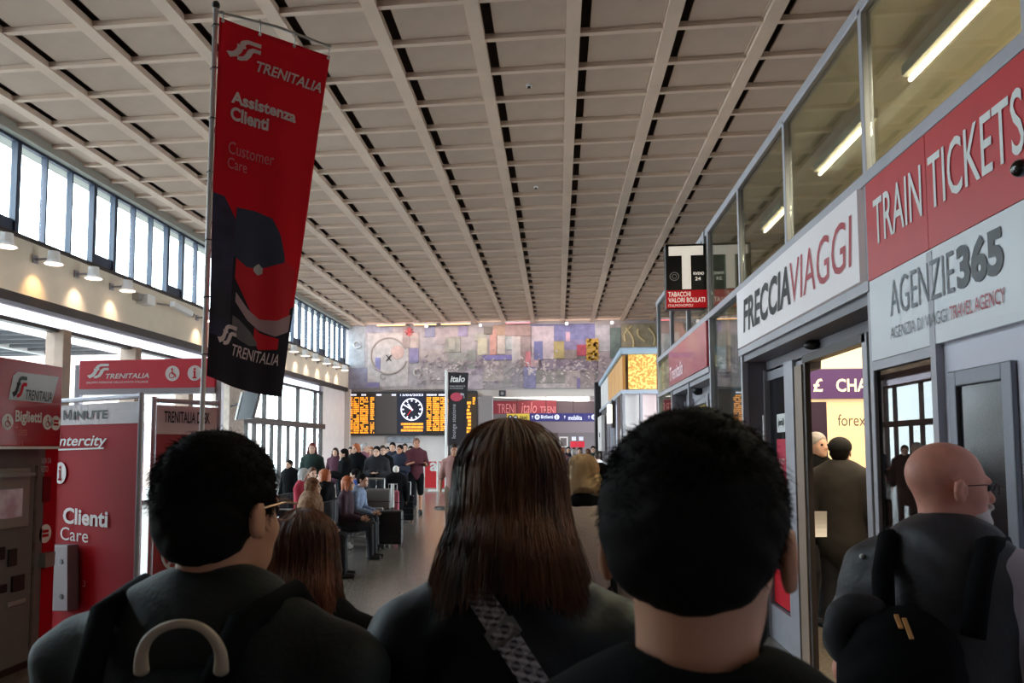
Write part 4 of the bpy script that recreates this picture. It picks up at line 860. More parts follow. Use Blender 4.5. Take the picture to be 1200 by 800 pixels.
# lower left corner fold in navy, logos and words
def bl(txt, u0, v0, w, h, m, slope=.0, **k): return lettering(txt, (lambda a, b, e: bann(a, b-(a-u0)*slope, e)), u0, v0, w, h, m, bn, e=.014, **k)
M_bw = mat('banner_white', (222, 200, 204), .6)
for p in (pl, pb_, pc_): shape(p, SB, .07, .90, .30, .065, M_bw, bn, e=.009)
bl('TRENITALIA', .34, .885, .62, .03, M_bw, bold=.02, shear=.25)
bl('Assistenza', .13, .775, .62, .034, M_bw, bold=.035); bl('Clienti', .13, .728, .36, .038, M_bw, bold=.035)
bl('Customer', .13, .635, .44, .034, mat('banner_pale_pink', (214, 120, 132), .6)); bl('Care', .13, .595, .19, .03, mat('banner_pale_pink', (0, 0, 0)))
for p in (pl, pb_, pc_): shape(p, SB, .10, .105, .24, .062, M_bw, bn, e=.012)
bl('TRENITALIA', .30, .085, .58, .032, M_bw, bold=.01, shear=.25)
for k, uu in enumerate((.03, .35, .66, .98)):
    a = bann(uu, 1.0, 0); b = TL*(1-uu)+TR*uu+np.array([0, 0, .03*math.sin(uu*PI)])
    obj('ring_clip', MB().tube([a-[0, 0, .03], a+(b-a)*.5+bnrm*.02, b+[0, 0, .015]], .007, 6), M_steel, bn)
    obj('eyelet', MB().tube([a-[0, 0, .025]+bnrm*.002, a-[0, 0, .025]+bnrm*.012], .014, 10), M_pw, bn)
for vv in (.98, .86, .72, .57, .38, .22, .06):
    a = bann(0, vv); s_ = (a[2]-bfoot[2])/(bt[2]-bfoot[2]); b = bfoot+(bt-bfoot)*s_
    obj('pole_ring', MB().tube([b-[.03, 0, .004], b+[.0, -.028, 0], a, b+[0, .028, 0], b-[.03, 0, .004]], .005, 5), M_dark, bn)

# tilted monitor on the pillar
mo = thing('monitor', 'dark tilted monitor hanging by the stone pillar under the big banner', 'screen', (-11.5, 26.6, 3.2))
Q = [at(x, y, Y=26.2) for x, y in ((277, 492), (295, 490), (303, 459), (285, 459))]
mo_b = MB(); mo_b.v = [tuple(q) for q in Q]+[tuple(q+np.array([0, .25, 0])) for q in Q]; mo_b.f = [(0,1,2,3),(7,6,5,4),(4,5,1,0),(5,6,2,1),(6,7,3,2),(7,4,0,3)]
obj('screen_body', mo_b, mat('monitor_dark', (48, 50, 58), .25), mo); obj('bright_edge', MB().bar(Q[0]-[.03, 0, 0], Q[3]-[.03, 0, 0], .06, .1), M_pw, mo)
obj('bracket', MB().tube([(Q[2]+Q[3])/2+[0, .1, -.3], (-11.8, 26.5, (Q[2][2]+Q[0][2])/2)], .04, 8), M_dark, mo)

# ================================================================== PEOPLE: smooth blended solids meshed by surface nets
def cap(a, b, ra, rb=None, sub=0, k=None): return ('c', np.array(a, float), np.array(b, float), ra, ra if rb is None else rb, sub, k)
def ell(c, r, rot=None, sub=0, k=None): return ('e', np.array(c, float), np.array(r, float), rot, sub, k)
def snets(F, org, h):
    S = F < 0; nx, ny, nz = F.shape
    c = [S[i:nx-1+i, j:ny-1+j, k:nz-1+k] for i in (0, 1) for j in (0, 1) for k in (0, 1)]
    sm = sum(x.astype(np.int8) for x in c); act = (sm > 0) & (sm < 8)
    idx = -np.ones(act.shape, np.int64); ii = np.argwhere(act); idx[act] = np.arange(len(ii))
    acc = np.zeros((len(ii), 3)); cnt = np.zeros(len(ii)); I, J, K = ii.T
    for ax in range(3):
        o1, o2 = [a for a in range(3) if a != ax]
        for p in (0, 1):
            for q in (0, 1):
                d = [0, 0, 0]; d[o1] = p; d[o2] = q; e = list(d); e[ax] = 1
                fa = F[I+d[0], J+d[1], K+d[2]]; fb = F[I+e[0], J+e[1], K+e[2]]; m = (fa < 0) != (fb < 0)
                t = np.where(m, fa/np.where(m, fa-fb, 1), 0); P = np.zeros((len(ii), 3)); P[:, o1] = p; P[:, o2] = q; P[:, ax] = t
                acc += P*m[:, None]; cnt += m
    V = (ii+acc/np.maximum(cnt, 1)[:, None])*h+org; faces = []
    for ax in range(3):
        o1, o2 = [(1, 2), (2, 0), (0, 1)][ax]
        A = np.take(S, range(0, S.shape[ax]-1), ax); Bq = np.take(S, range(1, S.shape[ax]), ax); ed = np.argwhere(A != Bq)
        ed = ed[(ed[:, o1] > 0) & (ed[:, o2] > 0) & (ed[:, o1] < S.shape[o1]-1) & (ed[:, o2] < S.shape[o2]-1)]
        if not len(ed): continue
        q = []
        for (p, r) in ((1, 1), (0, 1), (0, 0), (1, 0)):
            e = ed.copy(); e[:, o1] -= p; e[:, o2] -= r; q.append(idx[e[:, 0], e[:, 1], e[:, 2]])
        q = np.stack(q, 1); ins = A[ed[:, 0], ed[:, 1], ed[:, 2]]; q[~ins] = q[~ins][:, ::-1]; faces.append(q[(q >= 0).all(1)])
    return V, np.concatenate(faces)
def solid(name, prims, h, k=.02, wr=0, wf=30, clip=None):
    lo = np.min([np.minimum(p[1], p[2])-max(p[3], p[4]) if p[0] == 'c' else p[1]-p[2].max() for p in prims if not p[-2]], 0)-h*3
    hi = np.max([np.maximum(p[1], p[2])+max(p[3], p[4]) if p[0] == 'c' else p[1]+p[2].max() for p in prims if not p[-2]], 0)+h*3
    n = np.ceil((hi-lo)/h).astype(int)+1; g = [lo[i]+h*np.arange(n[i]) for i in range(3)]
    D = np.full(n, 1.0, np.float32)
    for p in prims:
        kk = p[-1] if p[-1] is not None else k
        if p[0] == 'c': pl_, ph = np.minimum(p[1], p[2])-max(p[3], p[4])-kk*2-h*2, np.maximum(p[1], p[2])+max(p[3], p[4])+kk*2+h*2
        else: pl_, ph = p[1]-p[2].max()-kk*2-h*2, p[1]+p[2].max()+kk*2+h*2
        s = [slice(max(0, int((pl_[i]-lo[i])/h)), min(n[i], int((ph[i]-lo[i])/h)+2)) for i in range(3)]
        if any(q.start >= q.stop for q in s): continue
        X, Y, Z = np.meshgrid(g[0][s[0]], g[1][s[1]], g[2][s[2]], indexing='ij', sparse=False)
        P = np.stack([X, Y, Z], -1)
        if p[0] == 'c':
            ab = p[2]-p[1]; t = np.clip(((P-p[1])@ab)/max(ab@ab, 1e-9), 0, 1); d = np.linalg.norm(P-(p[1]+t[..., None]*ab), axis=-1)-(p[3]+(p[4]-p[3])*t)
        else:
            Q_ = P-p[1]
            if p[3] is not None: Q_ = Q_@p[3]
            k0 = np.linalg.norm(Q_/p[2], axis=-1); k1 = np.linalg.norm(Q_/p[2]**2, axis=-1); d = k0*(k0-1)/np.maximum(k1, 1e-6)
        sub = p[-2]; cur = D[tuple(s)]
        if sub:
            d = -d; hh = np.clip(kk-np.abs(cur-d), 0, None)/kk; D[tuple(s)] = np.maximum(cur, d)+hh*hh*kk/4
        else:
            hh = np.clip(kk-np.abs(cur-d), 0, None)/kk; D[tuple(s)] = np.minimum(cur, d)-hh*hh*kk/4
    if wr or clip:
        X, Y, Z = np.meshgrid(*g, indexing='ij')
        if wr: D = D+wr*(np.sin(X*wf+np.sin(Z*wf*.7+Y*9)*1.6)*np.sin(Z*wf*.9+X*wf*.35+1.3)+.5*np.sin(Z*wf*2.3+Y*wf*1.4+np.sin(X*wf)*2))
        if clip is not None: D = np.maximum(D, clip(X, Y, Z))
    V, F_ = snets(D, lo, h); me = bpy.data.meshes.new(name)
    me.vertices.add(len(V)); me.vertices.foreach_set('co', V.ravel()); me.loops.add(len(F_)*4); me.loops.foreach_set('vertex_index', F_.ravel())
    me.polygons.add(len(F_)); me.polygons.foreach_set('loop_start', np.arange(len(F_))*4); me.polygons.foreach_set('loop_total', np.full(len(F_), 4)); me.update(); me.validate(); me.shade_smooth()
    return me
def rotm(yaw_=0, pit=0, roll=0):
    return np.array((Matrix.Rotation(yaw_, 3, 'Z') @ Matrix.Rotation(pit, 3, 'X') @ Matrix.Rotation(roll, 3, 'Y')))
def head_prims(hc, R, s=1.0, beard=0, detail=1):
    T = lambda p: hc+R@(np.array(p, float)*s); E = lambda c, r, sub=0, k=.012: ell(T(c), np.array(r)*s, R, sub, k*s)
    L = [E((0, -.012, .03), (.073, .094, .085), k=.03), E((0, .03, -.03), (.060, .064, .088), k=.03), E((0, .038, -.075), (.047, .048, .038), k=.03),
         cap(T((0, .088, .002)), T((0, .108, -.030)), .009*s, .0145*s, k=.012), cap(T((-.036, .083, .016)), T((.036, .083, .016)), .010*s, k=.014),
         E((0, .093, -.062), (.023, .011, .008), k=.008), E((0, .078, -.100), (.020, .018, .017), k=.02), E((.045, .055, -.03), (.018, .02, .018), k=.02), E((-.045, .055, -.03), (.018, .02, .018), k=.02),
         E((.033, .098, .0), (.014, .011, .010), 1, .01), E((-.033, .098, .0), (.014, .011, .010), 1, .01)]
    for sx_ in (1, -1):
        L += [E((sx_*.083, -.010, -.012), (.009, .019, .032), k=.008), E((sx_*.091, -.002, -.012), (.006, .010, .018), 1, .004)]
    return L
def hand_prims(wr_, d, side, s=1.0, grip=0):
    """palm plus five separate fingers; d = direction of the hand, side = direction of the thumb"""
    d = np.array(d, float); d /= np.linalg.norm(d); side = np.array(side, float); side -= d*(side@d); side /= np.linalg.norm(side); n = np.cross(d, side)
    wr_ = np.array(wr_, float); pc = wr_+d*.045*s; Rm = np.stack([side, d, n], 1); L = [ell(pc, np.array([.038, .048, .015])*s, Rm, 0, .012)]
    for i, ln in enumerate((.068, .078, .072, .056)):
        b = wr_+d*.083*s+side*(.029-.0195*i)*s; m = b+(d*(1-.3*grip)+n*.3*grip+n*.12)*ln*.5*s; e = m+(d*(1-grip)+n*(grip+.25))*ln*.5*s
        L += [cap(b, m, .0095*s, .0088*s, k=.004), cap(m, e, .0088*s, .0075*s, k=.004)]
    b = wr_+d*.022*s+side*.03*s; m = b+(side*.6+d*.7)*.036*s; e = m+(d*.9+side*.15+n*.3)*.03*s; L += [cap(b, m, .012*s, .0105*s, k=.008), cap(m, e, .0105*s, .009*s, k=.004)]
    return L
def skel(H=1.75, pose='stand', lean=0, arms='down', hy=0, hp=0, seatz=.47, wide=1.0, hand_pts=None):
    s = H/1.75; J = {'s': s, 'wide': wide}; V = lambda *a: np.array(a, float)*s
    if pose == 'sit':
        z = seatz/s; J['hip'] = V(0, 0, z+.08)
        for sd, n in ((1, 'R'), (-1, 'L')): J['h'+n] = V(.09*sd, 0, z+.07); J['k'+n] = V(.12*sd, .43, z+.06); J['a'+n] = V(.12*sd, .45, .09)
    else:
        st_ = .14 if pose == 'walk' else .02; J['hip'] = V(0, 0, .96)
        for sd, n in ((1, 'R'), (-1, 'L')): J['h'+n] = V(.09*sd, 0, .90); J['k'+n] = V(.105*sd, .03+st_*.7*sd, .50); J['a'+n] = V(.11*sd, st_*1.4*sd-.02, .09)
    zb = J['hip'][2]; ly = lean*.5*s
    J['chest'] = np.array([0, ly*.6, zb+.33*s]); J['sh'] = np.array([0, ly, zb+.475*s]); J['neck'] = J['sh']+V(0, .01, .06); J['head'] = np.array([0, ly*1.15+.03*s, zb+.68*s]); J['hy'] = hy; J['hp'] = hp
    for sd, n in ((1, 'R'), (-1, 'L')):
        S0 = J['sh']+V(.175*sd*wide, -.01, -.032); J['s'+n] = S0
        if arms == 'down': e, w_ = S0+V(.075*sd, -.02, -.28), S0+V(.085*sd, .05, -.53)
        elif arms == 'fold': e, w_ = S0+V(.06*sd, .0, -.27), S0+V(-.10*sd, .20, -.24)
        elif arms == 'lap': e, w_ = S0+V(.05*sd, .03, -.27), S0+V(-.06*sd, .27, -.33)
        else: e, w_ = S0+V(.05*sd, .05, -.27), S0+V(-.02*sd, .30, -.22)
        J['e'+n], J['w'+n] = e, w_
    return J
def body_mesh(J, h, hands=True):
    s = J['s']; R = rotm(J['hy'], J['hp']); hc = J['head']; c = lambda a, b, ra, rb, k=.03: cap(a, b, ra*s, rb*s, k=k)
    L = [c(J['neck']-[0, 0, .06*s], hc+R@np.array([0, -.02, -.05])*s, .058, .052), ell((J['chest']+J['sh'])/2-[0, 0, .03*s], np.array([.15, .09, .18])*s), ell(J['hip']+[0, 0, .08*s], np.array([.135, .095, .2])*s),
         c(J['sh']-[.13*s, 0, .01*s], J['sh']+[.13*s, 0, -.01*s], .05, .05)]
    for n, sd in (('R', 1), ('L', -1)):
        L += [c(J['s'+n], J['e'+n], .044, .036), c(J['e'+n], J['w'+n], .036, .024), c(J['h'+n], J['k'+n], .075, .05), c(J['k'+n], J['a'+n], .048, .033), c(J['a'+n]-[0, .02*s, .04*s], J['a'+n]+np.array([0, .13*s, -.055*s]), .035, .028)]
        if hands: L += hand_prims(J['w'+n], J['w'+n]-J['e'+n], [-sd*.3, 1, .2], s)
    L += head_prims(hc, R, s)
    return solid('body', L, h, .02)
def top_mesh(J, h, sleeve=1.0, hem=.14, puff=0, collar=.0, wr=.0015, cover='', only='RL'):
    s = J['s']; g = (.014+puff)*s; w_ = J['wide']
    sr = J['sh'][2]-J['hip'][2]
    L = [ell((J['chest']*.6+J['sh']*.4)-[0, 0, .02*s], np.array([.17*w_, .115, .22])*s+g, k=.05), ell(J['hip']*.5+J['chest']*.5, np.array([.142*w_, .105, .2])*s+g, k=.06),
         ell(J['hip']+[0, 0, (.10-hem)*s*.6], np.array([.150*w_, .112, .13+hem*.4])*s+g, k=.06)]
    for n, sd in (('R', 1), ('L', -1)):
        L.append(cap(J['neck']+np.array([sd*.04, -.012, -.035])*s, J['s'+n] if sleeve > 0 else J['s'+n]*.72+J['neck']*.28-[0, 0, .02*s], .055*s+g, (.052 if sleeve > 0 else .046)*s+g, k=.05))
        if n in cover: L.append(cap(J['s'+n], J['s'+n]*.3+J['e'+n]*.7, .058*s+g, .056*s+g, k=.03))
        if n not in only: continue
        if sleeve >= 1: L += [cap(J['s'+n], J['e'+n], .052*s+g, .044*s+g, k=.03), cap(J['e'+n], J['e'+n]*.06+J['w'+n]*.94, .043*s+g, .034*s+g, k=.02)]
        elif sleeve > 0: L.append(cap(J['s'+n], J['s'+n]*(1-sleeve)+J['e'+n]*sleeve, .056*s+g, .056*s+g, k=.03))
    if collar: L.append(cap(J['neck']+[0, -.012*s, -.03*s], J['neck']+[0, 0, (collar-.03)*s], .068*s+g*.4, .064*s, k=.02)); 
    L.append(ell(J['neck']+[0, .0, (.055+collar)*s], np.array([.055, .06, .05])*s, None, 1, .01))
    return solid('top', L, h, .03, wr, 26)
def legs_mesh(J, h, short=0, g=.012):
    s = J['s']; L = [ell(J['hip']+[0, 0, -.01*s], np.array([.155, .112, .11])*s+g, k=.05)]
    for n in 'RL':
        L.append(cap(J['h'+n], J['k'+n], .085*s+g, .058*s+g, k=.03))
        if not short: L.append(cap(J['k'+n], J['a'+n]+[0, 0, .0], .055*s+g, .045*s+g, k=.02))
    return solid('trousers', L, h, .03, .0015, 24)
def shoes_mesh(J, h, side='R'):
    s = J['s']; L = []
    for n in side:
        a = J['a'+n]; L += [cap(a-[0, .03*s, .045*s], a+[0, .14*s, -.055*s], .042*s, .034*s, k=.02), cap(a-[0, .0, .05*s], a+[0, 0, .0], .044*s, .042*s, k=.02)]
    return solid('shoe', L, h, .02, clip=lambda X, Y, Z: -Z)
def hair_short(J, h, g=.012, up=0, wr=.002, bald=0):
    s = J['s']; R = rotm(J['hy'], J['hp']); hc = J['head']; T = lambda p: hc+R@(np.array(p, float)*s)
    L = [ell(T((0, -.014, .034)), (np.array([.075, .094, .085])+g)*s, R), ell(T((0, -.045, -.02+up)), (np.array([.064, .058, .065])+g*.7)*s, R, k=.03),
         ell(T((0, .098, -.055)), np.array([.085, .075, .11])*s, R, 1, .015), ell(T((0, .02, -.125)), np.array([.12, .12, .065])*s, R, 1, .02)]
    if not bald: L += [ell(T((.088, .005, -.03)), np.array([.02, .03, .042])*s, R, 1, .006), ell(T((-.088, .005, -.03)), np.array([.02, .03, .042])*s, R, 1, .006)]
    if bald: L.append(ell(T((0, .02, .085)), np.array([.10, .13, .085])*s, R, 1, .01))
    return solid('hair', L, h, .02, wr, 90)
def hair_long(J, h, drop=.2, g=.016):
    s = J['s']; R = rotm(J['hy'], J['hp']*.5); hc = J['head']; T = lambda p: hc+R@(np.array(p, float)*s)
    L = [ell(T((0, -.014, .032)), (np.array([.077, .095, .087])+g)*s, R), ell(T((0, -.045, -.04)), (np.array([.074, .052, .09])+g*.5)*s, R, k=.05)]
    for x, y in ((0, -.075), (.055, -.055), (-.055, -.055), (.08, .0), (-.08, .0)):
        L.append(cap(T((x*.9, y, 0)), T((x*1.25, y-.02*(abs(x) < .07), -.06-drop)), .030*s, .022*s, k=.035))
    L.append(ell(T((0, .105, -.05)), np.array([.062, .075, .115])*s, R, 1, .015))
    return solid('hair', L, h, .03, .003, 80)
def eyes_mesh(J, side=1):
    s = J['s']; R = rotm(J['hy'], J['hp']); mb = MB()
    for sx_ in (side,): mb.sphere(tuple(J['head']+R@np.array([sx_*.033, .083, .001])*s), .0115*s, 10, 6)
    me = bpy.data.meshes.new('eye'); me.from_pydata(mb.v, [], mb.f); me.update(); me.shade_smooth(); return me
def fiber(name, rgb, rgb2, rough=.55):
    return mat(name, rgb, rough, rgb2=rgb2, nscale=30, stretch=(1, 1, .12), spec=.3)
def strands(name, roots, paths_fn, m, parent, N, M=9, r0=.0009):
    """thin three sided hairs along paths_fn(N, M) -> (N, M, 3)"""
    P = paths_fn; V = []; n, M_ = P.shape[:2]; d = np.gradient(P, axis=1); d /= np.linalg.norm(d, axis=2, keepdims=True)+1e-9
    up = np.array([.3, .2, .93]); x = np.cross(d, up); x /= np.linalg.norm(x, axis=2, keepdims=True)+1e-9; y = np.cross(d, x)
    tap = (np.linspace(1, .35, M_))[None, :, None]*r0; ring_ = [P+(x*math.cos(a)+y*math.sin(a))*tap for a in (0, 2.094, 4.189)]
    V = np.stack(ring_, 2).reshape(-1, 3); base = (np.arange(n)[:, None]*M_+np.arange(M_-1)[None])*3; F_ = []
    for k in range(3):
        a = base+k; b = base+(k+1) % 3; F_.append(np.stack([a, b, b+3, a+3], -1).reshape(-1, 4))
    F_ = np.concatenate(F_); me = bpy.data.meshes.new(name); me.vertices.add(len(V)); me.vertices.foreach_set('co', V.ravel()); me.loops.add(len(F_)*4); me.loops.foreach_set('vertex_index', F_.ravel())
    me.polygons.add(len(F_)); me.polygons.foreach_set('loop_start', np.arange(len(F_))*4); me.polygons.foreach_set('loop_total', np.full(len(F_), 4)); me.update(); me.shade_smooth()
    o = link(name, me, m, parent); o['kind'] = 'stuff'; return o

# ---- materials for people
M_skin = mat('skin_tan', (196, 140, 112), .55, noise=.05, nscale=20); M_skinp = mat('skin_pink', (224, 154, 134), .5, noise=.07, nscale=25); M_skins = mat('skin_light', (222, 176, 152), .55)
for m in (M_skin, M_skinp): m.node_tree.nodes['Principled BSDF'].inputs['Subsurface Weight'].default_value = .12; m.node_tree.nodes['Principled BSDF'].inputs['Subsurface Radius'].default_value = (.02, .006, .003)
M_hblk = mat('hair_black', (22, 17, 15), .8, spec=.12); M_hdk = mat('hair_dark_brown', (44, 28, 20), .5, spec=.3); M_hbr = mat('hair_brown', (96, 58, 36), .45, spec=.3); M_hbl = mat('hair_blonde', (222, 182, 132), .45, spec=.3)
M_hgr = mat('hair_grey', (176, 170, 166), .6); M_hred = mat('hair_auburn', (110, 34, 28), .5); M_hor = mat('hair_ginger', (176, 92, 48), .5)
M_cblk = mat('cloth_black', (14, 14, 16), .9, spec=.12, bump=.2, bscale=300); M_cgr = mat('cloth_green_black', (24, 28, 28), .6, spec=.25, bump=.15, bscale=120); M_cjk = mat('glossy_black_cloth', (16, 16, 19), .5, spec=.3, bump=.1, bscale=60)
M_cvest = mat('vest_charcoal', (42, 40, 45), .55, bump=.2, bscale=80); M_tee = mat('tee_lilac_white', (198, 190, 204), .85, bump=.15, bscale=200)
M_jean = mat('denim', (44, 52, 72), .85); M_dtr = mat('trousers_dark', (28, 28, 34), .85); M_shoe = mat('shoe_dark', (22, 20, 20), .6); M_eye = mat('eye', (30, 22, 20), .2)

def w_at(px, ytop, d, rz, hairg=.014, heady=.03, tops=1.755):
    P = dep(px, ytop, d); s = (P[2]-hairg)/tops; off = np.array([-math.sin(rz), math.cos(rz), 0])*heady*s
    return (P-off)*[1, 1, 0], s*1.75
def project(o, px, py, push=.006, rootobj=None):
    """where the line of sight through a photo pixel meets a garment: gives real points on the cloth"""
    from mathutils.bvhtree import BVHTree
    key = o.name
    if key not in _BVH:
        r = rootobj; M = Matrix.Translation(r.location) @ Matrix.Rotation(r.rotation_euler[2], 4, 'Z')
        _BVH[key] = (BVHTree.FromPolygons([M @ v.co for v in o.data.vertices], [tuple(p.vertices) for p in o.data.polygons]))
    d = Vector(ray(px, py)).normalized(); h = _BVH[key].ray_cast(Vector(CAM), d)
    return None if h[0] is None else np.array(h[0])+np.array(h[1])*push
_BVH = {}
def to_local(root, pts):
    c, s = math.cos(-root.rotation_euler[2]), math.sin(-root.rotation_euler[2]); q = np.array(pts)-np.array(root.location); return np.stack([q[..., 0]*c-q[..., 1]*s, q[..., 0]*s+q[..., 1]*c, q[..., 2]], -1)
def pobj(name, me, m, root): return link(name, me, m, root)
def full(name, label, px, ytop, d, rz, J_kw, garments, hair, h=.009, cat='person', group=None):
    loc, H = w_at(px, ytop, d, rz, heady=.03+.575*J_kw.get('lean', 0)); t = thing('person', label, cat, loc, group, rz); J = skel(H, **J_kw)
    sk, tp, tm_, lg, hr, hm = garments['skin'], garments['top'], garments['topm'], garments['legm'], hair[0], hair[1]
    b = pobj('body', body_mesh(J, h), sk, t); tt = pobj(garments.get('name', 'jacket'), top_mesh(J, h, **tp), tm_, t)
    pobj('trousers', legs_mesh(J, h*1.8), lg, t); [pobj('shoe', shoes_mesh(J, h*1.5, q_), M_shoe, t) for q_ in 'RL']
    hh = pobj('hair', hr(J, h*.8), hm, t) if hr else None
    for q_ in (1, -1): pobj('eye', eyes_mesh(J, q_), M_eye, t)
    return t, J, b, tt, hh
def short_fuzz(t, J, m, N=5200, L=.02, lowz=-.06, g=.012, fade=1.0, top=.16):
    """short hairs standing on the hair cap"""
    s = J['s']; R = rotm(J['hy'], J['hp']); th = rng.uniform(0, 2*PI, N); cz = rng.uniform(-.62, 1, N); sz = np.sqrt(1-cz**2)
    D = np.stack([sz*np.sin(th), -sz*np.cos(th), cz], 1); rad = np.array([.075, .094, .085])+g
    P0 = np.array([0, -.014, .034])+D*rad*.97; N_ = D/rad; N_ /= np.linalg.norm(N_, axis=1, keepdims=True)
    keep = (P0[:, 2] > lowz) & ~((P0[:, 1] > .055) & (P0[:, 2] < .055)) & ~((np.abs(P0[:, 0]) > .06) & (P0[:, 2] < -.0) & (np.abs(P0[:, 1]) < .035))
    P0, N_ = P0[keep], N_[keep]; n = len(P0); dn = np.array([0, -.2, -1.0])+rng.normal(0, .5, (n, 3)); tt = np.linspace(0, 1, 5)[None, :, None]
    LL = L*rng.uniform(.5, 1.2, (n, 1, 1))*np.where(P0[:, 2] > .06, 1.5, .6+.4*fade)[:, None, None]
    path = P0[:, None, :]+(N_[:, None, :]*tt*(1-.35*tt)*.55+dn[:, None, :]*tt**1.6*.5)*LL
    return strands('hair_strands', None, J['head']+(path*s)@R.T, m, t, n, r0=.0007)
def long_fuzz(t, J, m, N=3800, drop=.24, flare=1.25, g=.02, width=1.0, r0=.0011, back=.07):
    s = J['s']; R = rotm(J['hy'], J['hp']*.5); ph = rng.uniform(-PI*.62, PI*.62, N); rad = np.array([.079, .097, .09])+g*rng.uniform(.6, 1.15, (N, 1))
    T0 = rng.uniform(.05, 1.0, N); M_ = 15; out = np.zeros((N, M_, 3)); L_ = drop*rng.uniform(.75, 1.08, N)+.06*np.abs(np.sin(ph))**2; arc = .16
    clump = np.sin(ph*9)*.5+np.sin(ph*23+1)*.3
    for j in range(M_):
        u = j/(M_-1); dist = u*(arc+L_); a = np.clip(T0*.5+dist/.105, 0, PI*.55); z0 = np.cos(a); r = np.sin(a)
        below = np.clip(dist-(PI*.5-T0*.5)*.105, 0, None); fl = 1+(flare-1)*np.clip(below/.2, 0, 1)+clump*.05*np.clip(below/.1, 0, 1)
        out[:, j, 0] = np.sin(ph)*r*rad[:, 0]*fl*width; out[:, j, 1] = -.014-np.cos(ph)*r*rad[:, 1]*(1+.30*np.clip(below/.08, 0, 1))-.014*np.clip(below/.08, 0, 1)
        out[:, j, 2] = z0*rad[:, 2]-below+.032
    out += (np.sin(np.linspace(0, 5, M_))[None, :, None]*rng.normal(0, .004, (N, 1, 3)))+rng.normal(0, .0006, out.shape)
    return strands('hair_strands', None, J['head']+(out*s)@R.T, m, t, N, r0=r0)
def ribbon(name, pts, widths, root, m, th=.003, parent=None, facing=None):
    """flat strap through world points, wide side turned to its surface normal"""
    pts = np.array(pts); mb = MB(); n = len(pts); fc = np.array(facing if facing is not None else -Fv)
    for i, p in enumerate(pts):
        d = pts[min(i+1, n-1)]-pts[max(i-1, 0)]; d /= np.linalg.norm(d); x = np.cross(d, fc); x /= np.linalg.norm(x); w2 = widths/2; nn_ = np.cross(x, d); nn_ *= np.sign(nn_@fc) or 1
        for q in (p-x*w2, p+x*w2, p+x*w2+nn_*th, p-x*w2+nn_*th): mb.v.append(tuple(to_local(root, q)))
    for i in range(n-1):
        for k in range(4):
            a = i*4+k; b = i*4+(k+1) % 4; mb.f.append((a, b, b+4, a+4))
    mb.f += [(3, 2, 1, 0), tuple(range((n-1)*4, n*4))]; return obj(name, mb, m, parent or root, local=True)

# A: man on the left
rzA = math.radians(-6)
tA, JA, bA, topA, hA = full('person', 'dark haired man in glasses seen from behind in a dark jacket, beside the ticket machine', 262, 503, 1.2, rzA, dict(hy=math.radians(-13), hp=-.02, wide=1.2),
    dict(skin=M_skin, top=dict(collar=.035, puff=.004, wr=.005), topm=M_cgr, legm=M_jean), (lambda J, h: hair_short(J, h, .009), M_hblk), h=.008)
short_fuzz(tA, JA, M_hblk, 12000, .016, -.075, .009)
s = JA['s']; R = rotm(JA['hy'], JA['hp']); T = lambda p: JA['head']+R@(np.array(p)*s)
gm = MB().tube([T((.086, -.012, .006)), T((.083, .05, .014)), T((.072, .098, .010))], .0016, 6); gm.tube([T((-.086, -.012, .006)), T((-.083, .05, .014)), T((-.072, .098, .010))], .0016, 6)
for sd in (1, -1): gm.tube([T((sd*.036+.027*math.cos(a), .108, -.002+.018*math.sin(a))) for a in np.linspace(0, 2*PI, 17)], .0016, 6)
gm.tube([T((-.01, .112, .002)), T((.01, .112, .002))], .0016, 6); obj('glasses', gm, mat('glasses_metal', (150, 120, 100), .3, .7), tA, local=True)
bpk = thing('backpack', 'black backpack with a beige looped handle on the back of the left man', 'backpack', tA.location, None, rzA)
lp = to_local(bpk, dep(212, 800, 1.0)); L = [cap(lp+[0, .02, -.10], lp+[0, .02, -.45], .10, .13, k=.05), cap(lp+[-.03, 0, -.08], lp+[.03, 0, -.08], .085, k=.05), cap(lp+[-.05, -.05, -.32], lp+[.05, -.05, -.32], .085, k=.05)]
pobj('pack_body', solid('pack_body', L, .01, .04, .002, 30), M_cblk, bpk)
hp_ = [dep(*q) for q in ((166, 786, .93), (165, 766, .92), (172, 748, .915), (190, 734, .91), (213, 729, .907), (236, 733, .91), (252, 748, .915), (260, 766, .92), (259, 786, .93))]
hq = np.array([to_local(bpk, p) for p in hp_]); tq = np.linspace(0, 8, 33); hq = np.stack([np.interp(tq, range(9), hq[:, i]) for i in range(3)], 1)
for _ in range(4): hq[1:-1] = hq[1:-1]*.5+(hq[:-2]+hq[2:])*.25
obj('handle_loop', MB().tube(list(hq), [.0052+.0042*abs(t_/16-1)**2.2 for t_ in range(33)], 12), mat('beige_handle', (168, 150, 132), .6), bpk, smooth=True, local=True)
for sd in (-1, 1): obj('shoulder_strap', MB().tube([(sd*.09*s, -.16*s, 1.40*s), (sd*.11*s, -.10*s, 1.50*s), (sd*.13*s, .02*s, 1.52*s), (sd*.14*s, .13*s, 1.42*s), (sd*.15*s, .15*s, 1.2*s)], .02, 8), M_cblk, bpk, local=True, smooth=True)

# B: woman in the middle
tB, JB, bB, topB, hB = full('person', 'woman with long auburn brown hair seen from behind wearing a black jacket', 597, 499, 1.34, math.radians(3), dict(hy=0, wide=.98),
    dict(skin=M_skins, top=dict(collar=.03, puff=.004, wr=.005), topm=M_cjk, legm=M_dtr), (lambda J, h: hair_long(J, h, .03, .014), M_hdk), h=.009)
M_hB = mat('hair_auburn_brown', (142, 94, 64), .45, rgb2=(62, 42, 32), nscale=16, stretch=(1, 1, .15), spec=.4)
long_fuzz(tB, JB, M_hB, 5600, .115, 1.55, .018, .96)
